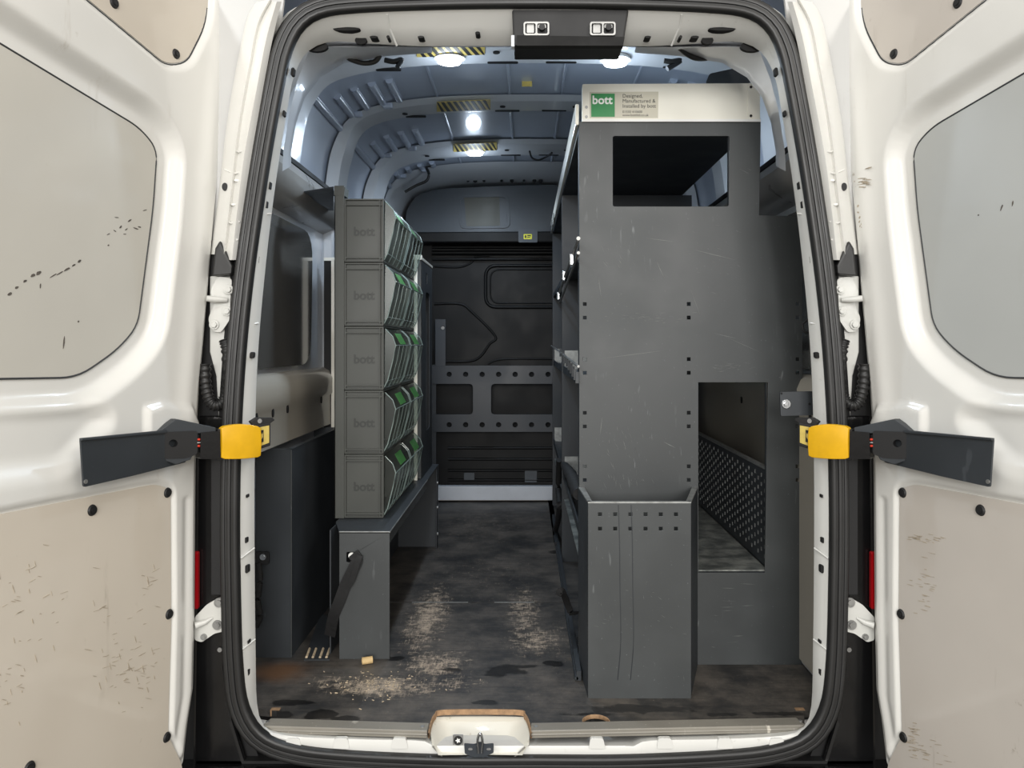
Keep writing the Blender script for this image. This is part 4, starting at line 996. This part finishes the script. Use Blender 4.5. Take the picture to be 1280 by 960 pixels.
# ------------------------------------------------------------------ left bench, bin rack, cabinets
YL = fxy(487, 824)[1]
xl0, xl1 = X(424, YL), X(487, YL); zb = Z(665, YL)
bn = thing('low_bench', 'low grey steel bench under the plastic bins on the left', 'bench')
bm = NB(); pxplate(bm, [[(424, 665), (487, 665), (487, 824), (424, 824)], roundpoly([(433, 690), (446, 690), (446, 703), (433, 703)], 2)], YL, .003); obj('front_leg', bm, M['rack'], bn, bevel=.001)
bm = NB(); hexa(bm, [(xl0, YL, zb-.004), (xl1, YL, zb-.004), (xl1, 1.84, zb-.004), (-.66, 1.84, zb-.004), (-.66, .60, zb-.004)], [(xl0, YL, zb), (xl1, YL, zb), (xl1, 1.84, zb), (-.66, 1.84, zb), (-.66, .60, zb)]); obj('top', bm, M['rack_dark'], bn)
bm = NB(); tube(bm, [(xl0, YL+.001, zb), (xl1, YL+.001, zb)], .0025, 6); tube(bm, [(xl1, YL+.001, zb-.001), (xl1, 1.40, zb-.001)], .002, 6); obj('worn_edge', bm, M['edge'], bn)
bm = NB(); box(bm, xl1-.003, xl1, YL+.003, 1.36, zb-.035, zb-.004); obj('side_fold', bm, M['rack'], bn)
bm = NB(); box(bm, -.655, xl1, 1.81, 1.814, .0, zb-.004); obj('rear_leg', bm, M['rack_black'], bn)
bm = NB(); box(bm, -.655, -.651, .50, 1.81, .0, zb-.004); obj('back_panel', bm, M['rack_black'], bn)
bm = NB(); disc(bm, P(440, 694, YL+.006), (0, -1, 0), .010, .008, 14); obj('anchor_bolt', bm, M['print_white'], bn)
# strap through the slot
strap('webbing_strap', [P(441, 692, YL-.008), P(446, 700, YL-.012), P(441, 712, YL-.014), P(431, 733, YL-.012), P(424, 752, YL-.01), P(417, 770, YL+.0), P(412, 795, YL+.03)], .036, 'black webbing strap hanging from a slot in the bench leg')
strap('strap_buckle', [P(450, 694, YL-.016), P(446, 706, YL-.020), P(440, 725, YL-.018), P(435, 733, YL-.016)], .018, 'black folded strap tail with buckle on the bench leg', 'buckle')
# rack frame
YR = .645
fr2 = thing('bin_rack', 'slim grey upright rack frame holding two columns of clear-front bins', 'rack')
xr0 = X(418, YR)
bm = NB(); box(bm, xr0, xr0+.033, YR, YR+.004, zb+.001, Z(232, YR)); box(bm, xr0, xr0+.004, YR, YR+.05, zb+.001, Z(232, YR)); obj('front_post', bm, M['bin'], fr2, bevel=.001)
bm = NB(); box(bm, xr0, xr0+.004, YR+.05, 1.38, zb+.001, 1.50); obj('back_panel', bm, M['rack_dark'], fr2)
bm = NB(); hexa(bm, [P(368, 241, .72), P(417, 233, YR), P(417, 262, 1.0), P(400, 262, 1.1)], [p+Vector((0, 0, -.004)) for p in (P(368, 241, .72), P(417, 233, YR), P(417, 262, 1.0), P(400, 262, 1.1))]); obj('gusset_plate', bm, M['rack_dark'], fr2)
bm = NB(); pxplate(bm, [[(417.5, 233), (431, 234), (430, 244), (417.5, 244)]], YR-.001, .06); obj('post_cap', bm, M['bin'], fr2)
bm = NB(); box(bm, X(518, 1.385), X(522, 1.385), 1.375, 1.39, zb+.001, 1.38); obj('rear_post', bm, M['cream'], fr2)
# one bin, then copies
bx0, bx1 = X(430, YR), X(479, YR); BD = bx1-bx0; BW = .355; BH = (Z(247, YR)-(zb+.002))/5
def make_bin():
    t = thing('plastic_bin', '', 'storage bin', 'clear-front storage bins on the left rack', (bx0, YR+.004, zb+.002))
    H = BH-.002; wl = .004
    bm = NB(); box(bm, 0, BD, 0.009, 0.012, 0, H); box(bm, 0, BD, BW-.008, BW-.004, 0, H); box(bm, 0, wl, .008, BW-.008, 0, H); box(bm, 0, BD, .008, BW-.008, 0, wl); box(bm, 0, BD, .008, BW-.008, H-wl, H)
    for z in (.0, .012, H-.024, H-.006): box(bm, 0, BD, 0, .009, z, z+.005)
    for x0, x1 in ((0, .006), (BD-.014, BD-.010), (BD-.004, BD+.001)): box(bm, x0, x1, -.001, .009, .004, H-.006)
    obj('shell', bm, M['bin'], t, bevel=.0008)
    me = text_mesh('bott', .042, .0009, bold=.0012); me.transform(Matrix.Translation((BD*.22, .0085, H*.42)) @ Matrix.Rotation(math.pi/2, 4, 'X'))
    o = bpy.data.objects.new('embossed_lettering', me); COL.objects.link(o); setm(o, M['bin_mark']); o.parent = t
    # clear scoop front
    prof = [(BD, .008), (BD+.012, .03), (BD+.030, .10), (BD+.040, H*.70)]
    hood = [(BD+.040, H*.70), (BD+.030, H*.84), (BD+.004, H-.008)]
    y0, y1 = .012, BW-.012
    bm = NB(); loft(bm, [[(x, y, z) for x, z in prof] for y in (y0, y1)]); loft(bm, [[(x, y, z) for x, z in hood] for y in (y0, y1)])
    for y in (y0, y1):
        v_ = [bm.verts.new((x, y, z)) for x, z in prof+hood[1:]]; bm.faces.new(v_)
    cf = obj('clear_front', bm, M['clear'], t, smooth=40)
    bm = NB(); 
    tube(bm, [(BD+.041, y0, H*.70), (BD+.041, y1, H*.70)], .0022, 6)
    for y in (y0, y1): tube(bm, [(x, y, z) for x, z in prof+hood[1:]], .0018, 6)
    tube(bm, [(BD+.012, y0, .03), (BD+.012, y1, .03)], .0015, 6)
    for k_ in range(1, 4):
        y = y0+(y1-y0)*k_/4; tube(bm, [(x+.001, y, z) for x, z in prof], .0009, 5)
    obj('moulded_rim', bm, M['clear_edge'], cf)
    bm = NB(); hexa(bm, [(BD+.034, BW*.45, H*.72), (BD+.034, BW*.80, H*.72), (BD+.012, BW*.80, H*.90), (BD+.012, BW*.45, H*.90)], [(BD+.033, BW*.45, H*.715), (BD+.033, BW*.80, H*.715), (BD+.011, BW*.80, H*.895), (BD+.011, BW*.45, H*.895)]); obj('green_card', bm, M['green_card'], t)
    return t
b0 = make_bin(); rows_n = ['topmost', 'second from top', 'middle', 'second from bottom', 'bottom']
first = True
for c_ in range(2):
    for r_ in range(5):
        lab = 'clear-fronted grey bin, %s in the %s column of the left rack' % (rows_n[4-r_], 'near' if c_ == 0 else 'far')
        loc = (bx0, YR+.004+c_*(BW+.004), zb+.002+r_*BH)
        if first: b0.location = loc; b0['label'] = lab; first = False
        else: dup(b0, loc, lab)
# tall narrow cabinet behind the bins
cb = thing('narrow_cabinet', 'narrow dark cabinet with slotted side and white cap behind the bins', 'cabinet')
xc_ = X(527, 1.42); zc_ = Z(325, 1.42)
bm = NB(); box(bm, -.64, xc_, 1.42, 1.424, zb+.001, zc_); obj('front_panel', bm, M['rack'], cb)
SL = []
yN, yF = 1.42, 1.80
sl = [(1.47+0, .95), (1.74, .95), (1.74, 1.22), (1.47, 1.22)]
bm = NB(); plate(bm, [[(yN, zb+.001), (yF, zb+.001), (yF, zc_), (yN, zc_)], roundpoly([(1.56, .60), (1.70, .60), (1.70, 1.24), (1.56, 1.24)], .03), roundpoly([(1.58, 1.28), (1.62, 1.28), (1.62, 1.33), (1.58, 1.33)], .006)], lambda a, b, h: (xc_+h, a, b), -.003, .0); obj('side_panel', bm, M['rack_dark'], cb, bevel=.001)
bm = NB(); box(bm, -.64, -.636, yN+.004, yF, zb+.001, zc_); box(bm, -.64, xc_-.003, yF-.004, yF, zb+.001, zc_); obj('back_panel', bm, M['rack_black'], cb)
bm = NB(); box(bm, -.655, xc_+.002, 1.41, 1.44, zc_, zc_+.022); box(bm, xc_-.016, xc_+.002, 1.44, yF+.01, zc_, zc_+.014); obj('white_cap', bm, M['cream'], cb, bevel=.003)
bm = NB(); box(bm, xl1-.004, xl1-.001, 1.76, 1.809, 0.001, zb-.005); obj('foot_post', bm, M['rack_dark'], bn)
for z in (.20, .32, .07): bm = NB(); disc(bm, (xl1-.001, 1.785, z), (1, 0, 0), .008, .004, 10); obj('bolt', bm, M['zinc'], bn)
# dark tall panel behind left post
tp = thing('back_upright', 'black upright with a white edge and cap behind the rack post', 'upright')
yk = 1.2
bm = NB(); box(bm, X(405, yk), X(414, yk), yk, yk+.02, 0.001, Z(322, yk)); obj('post', bm, M['black'], tp)
bm = NB(); box(bm, X(414, yk), X(421, yk), yk, yk+.02, 0.001, Z(326, yk)); obj('white_edge', bm, M['cream'], tp)
bm = NB(); box(bm, X(405, yk), X(421, yk), yk-.004, yk+.024, Z(326, yk), Z(322, yk)); obj('cap', bm, M['cream'], tp)
# left floor box (grey partition)
yq = fxy(362, 822)[1]; zq = Z(563, yq); xq0, xq1 = -.884, X(364, yq)
pb = thing('side_locker', 'open topped dark grey steel locker against the left wall', 'locker')
bm = NB(); box(bm, xq0, xq1, yq, yq+.003, 0, zq); obj('front_panel', bm, M['rack_dark'], pb)
bm = NB(); box(bm, xq1-.003, xq1, yq+.003, 1.15, 0, zq); obj('side_panel', bm, M['rack_black'], pb)
bm = NB(); box(bm, xq0, xq1, 1.147, 1.15, 0, zq); obj('back_panel', bm, M['rack_black'], pb)
bm = NB(); box(bm, xq1-.016, xq1+.001, yq, 1.15, zq, zq+.004); box(bm, xq0, xq1, yq-.001, yq+.014, zq, zq+.004); obj('rim', bm, M['rack_dark'], pb)
bm = NB(); tube(bm, [(xq1, yq, 0.002), (xq1, yq, zq)], .0025, 6); obj('corner_edge', bm, M['rack'], pb)
an = thing('lashing_point', 'black lashing eye with a silver bolt and strap by the left jamb', 'bracket')
bm = NB(); pxplate(bm, [roundpoly([(318, 690), (336, 690), (336, 706), (318, 706)], 3)], yq-.012, .008); obj('plate', bm, M['black'], an, bevel=.001)
bm = NB(); disc(bm, P(329, 696, yq-.012), (0, -1, 0), .010, .004, 16); disc(bm, P(329, 696, yq-.016), (0, -1, 0), .005, .003, 6); obj('bolt', bm, M['steel'], an)
bm = NB(); tube(bm, crom([P(323, 704, yq-.012), P(325, 725, yq-.014), P(322, 750, yq-.016), P(325, 770, yq-.014), P(320, 783, yq-.014)], 6), .010, 8); obj('strap', bm, M['webbing'], an, smooth=60)
# ridged ramp of strips between locker and bench
rg = thing('ribbed_floor_strip', 'floor strip with four pale raised ribs beside the left locker', 'strip')
bm = NB(); a = [fxy(*q) for q in ((380, 826), (412, 826), (410, 770), (400, 770))]; plate(bm, [a], lambda p, q, h: (p, q, h), .0008, .004); obj('base', bm, M['rack_dark'], rg)
for px in (383, 391, 400, 408):
    bm = NB(); a = fxy(px, 824); b = fxy(px+4, 813); tube(bm, [(a[0], a[1], .006), (b[0], b[1], .006)], .004, 6); obj('rib', bm, M['chips'], rg)
# cork / card bit on floor, crumb
a = fxy(459, 830); bm = NB(); ang = .35; dx, dy = math.cos(ang)*.016, math.sin(ang)*.016
c = Vector((a[0], a[1], .0115)); 
N = 18
for r0 in (0,):
    u = Vector((math.cos(ang), math.sin(ang), 0)); v_ = Vector((-math.sin(ang), math.cos(ang), 0)); rows = []
    for s_, r in ((-.016, .011), (.016, .011), (.016, .008), (-.016, .008)): rows.append([c+u*s_+(v_*math.cos(2*math.pi*i/N)+Vector((0, 0, 1))*math.sin(2*math.pi*i/N))*r for i in range(N)])
    loft(bm, rows+[rows[0]], closed=True)
tag(obj('card_tube', bm, M['cork'], smooth=40), 'tiny pale card tube lying on the floor before the bench leg', 'tube')
rr = random.Random(11); bm = NB()
for i in range(110):
    px, py = rr.gauss(470, 32), rr.gauss(856, 9)
    a = fxy(px, max(840, py)); s_ = rr.uniform(.0006, .0022); an_ = rr.uniform(0, 3); q = Vector((math.cos(an_), math.sin(an_), 0))*s_*rr.uniform(1, 2.5); p_ = Vector((-q.y, q.x, 0))*.35
    c = Vector((a[0], a[1], .0006)); hexa(bm, [c-q-p_, c+q-p_, c+q+p_, c-q+p_], [v+Vector((0, 0, .0012)) for v in (c-q-p_, c+q-p_, c+q+p_, c-q+p_)])
o = obj('wood_chippings', bm, M['chips']); tag(o, 'pale wood chippings scattered on the floor in front of the bench', 'debris'); o['kind'] = 'stuff'
bm = NB(); x0, y0 = fxy(515, 753); x1, y1 = fxy(585, 753); box(bm, x0, x1, ySeam-.004, ySeam+.001, .0005, .0016); x0, _ = fxy(618, 753); x1, _ = fxy(668, 753); box(bm, x0, x1, ySeam-.004, ySeam+.001, .0005, .0016); obj('seam_wear', bm, M['edge'], fl)

# ------------------------------------------------------------------ roof lamps, warning tape, cables
lamps = [((562, 78), .71, 'round white lit roof lamp on the rear bow, left of the latch housing'), ((769, 80), .71, 'round white lit roof lamp on the rear bow, above the cream sign board'), ((594, 193), 2.19, 'round white lit roof lamp on the farthest bow')]
for (px, py), y, lab in lamps:
    xx = X(px, y); zz = Z(py, y)
    t = thing('roof_lamp', lab, 'ceiling lamp', 'roof lamps in the van', (xx, y, zz))
    bm = NB(); disc(bm, (0, 0, .012), (0, 0, 1), .055, .02, 28, .045, .9); obj('housing', bm, M['header'], t, smooth=40)
    bm = NB(); disc(bm, (0, 0, .014), (0, 0, -1), .045, .016, 28, .038, .88); obj('lens', bm, M['led'], t, smooth=40)
    for kind_, pw in (('SPOT', 14), ('POINT', .8)):
        l = bpy.data.lights.new('lamp_light', kind_); l.energy = pw; l.color = (.70, .84, 1); l.shadow_soft_size = .04
        if kind_ == 'SPOT': l.spot_size = math.radians(170); l.spot_blend = .8
        lo_ = bpy.data.objects.new('lamp_light', l); COL.objects.link(lo_); lo_.location = (0, 0, -.04 if kind_ == 'SPOT' else -.10); lo_.parent = t
for i, (x0, x1, y0, y1, y) in enumerate(((521, 606, 57.8, 69.5, 0), (546, 613, 126, 138, 1), (567, 621, 179, 188.5, 2))):
    t = thing('hazard_tape', ('yellow and black striped hazard tape on the rear bow above the left lamp', 'yellow and black striped hazard tape on the middle roof bow', 'yellow and black striped hazard tape on the farthest roof bow')[i], 'tape', 'hazard tapes on the roof bows')
    zt_ = roofz(X((x0+x1)/2, .7+y*.75))-DROP[y]-.0035
    za_, zb_ = roofz(X(x0, .7+y*.75)), roofz(X(x1, .7+y*.75)); zm_ = roofz(X((x0+x1)/2, .7+y*.75))
    def tp_(bm, lp, zo, hgt):              # flat strip under the bow
        pts = []
        for px, py in lp:
            d = F*(zt_-CAMZ)/(CY-py); xx = CAMX+(px-CX)*d/F; pts.append(Vector((xx, d+CAMY, zt_+zo+za_+(zb_-za_)*(px-x0)/(x1-x0)-zm_)))
        hexa(bm, pts, [p+Vector((0, 0, hgt)) for p in pts])
    bm = NB(); tp_(bm, [(x0, y0), (x1, y0), (x1, y1), (x0, y1)], 0, .002); obj('tape', bm, M['sticker_yellow'], t)
    bm = NB(); n = 9; p = (x1-x0)/n
    for k_ in range(n):
        a = x0+k_*p; 
        b0_, b1_ = a+p*.0, a+p*.55; sh = p*1.1
        q = [(max(x0, min(x1, b0_-sh*.3)), y0), (max(x0, min(x1, b1_-sh*.3)), y0), (max(x0, min(x1, b1_+sh*.7)), y1), (max(x0, min(x1, b0_+sh*.7)), y1)]
        if q[1][0]-q[0][0] > .5 and q[2][0]-q[3][0] > .5: tp_(bm, q, -.0008, .0008)
    obj('stripes', bm, M['print_black'], t)
def cable(name, pts, r, label, mir=False):
    bm = NB(); tube(bm, crom(pts, 8), r, 8); return tag(obj(name, bm, M['rubber'], mirror=mir, smooth=60), label, 'cable')
cable('roof_cable', [P(415, 60, .2), P(428, 65, .22), P(438, 74, .24), P(455, 79, .26), P(470, 76, .26), P(478, 62, .24), P(479, 57, .2)], .0075, 'thick black cable loop hanging at the top left roof corner')
cable('roof_cable', [P(850, 60, .2), P(858, 67, .22), P(870, 73, .24), P(886, 72, .26), P(903, 63, .24), P(915, 55, .2), P(930, 50, .2)], .0075, 'thick black cable loop hanging at the top right roof corner')
cable('thin_cable', [P(506, 240, 2.5), P(520, 232, 2.5), P(533, 226, 2.5), P(536, 217, 2.5), P(533, 209, 2.5), P(540, 207, 2.5)], .008, 'thin black cable with plug near the far left roof corner')
cable('thin_cable', [P(662, 189, 2.15), P(665, 197, 2.2), P(673, 200, 2.2), P(683, 196, 2.2), P(690, 191, 2.15)], .005, 'small sagging black cable behind the farthest roof bow')
cable('roof_clip', [P(481, 75, .55), P(492, 77, .55), P(502, 75, .56), P(497, 84, .55)], .009, 'black cable clip on the roof left of the rear hazard tape')
cable('roof_clip', [P(830, 76, .55), P(840, 77, .55), P(850, 76, .56), P(834, 86, .55)], .009, 'black cable clip on the roof above the sign board')
bm = NB(); pxplate(bm, [[(652.5, 99), (665, 99), (665, 108), (652.5, 108)]], 1.15, .003)
for q in bm.verts: q.co.z = roofz(0)-.004+.0*q.co.z if False else q.co.z
tag(obj('roof_sticker', bm, M['sticker_yellow']), 'small faded yellow sticker on the roof between the bows', 'sticker')
# small carabiner clip on right of panel
bm = NB(); tube(bm, crom([P(1006, 402, .15), P(1011, 400, .15), P(1013, 408, .15), P(1009, 416, .15), P(1004, 412, .15), P(1003, 405, .15)], 5), .0035, 8, True); tag(obj('small_hook', bm, M['black'], smooth=60), 'small black hook hanging at the right jamb', 'hook')
# garage ground below
bm = NB(); box(bm, -8, 8, -9, 9, -.72, -.70); g_ = obj('garage_floor', bm, M['concrete']); g_['kind'] = 'structure'
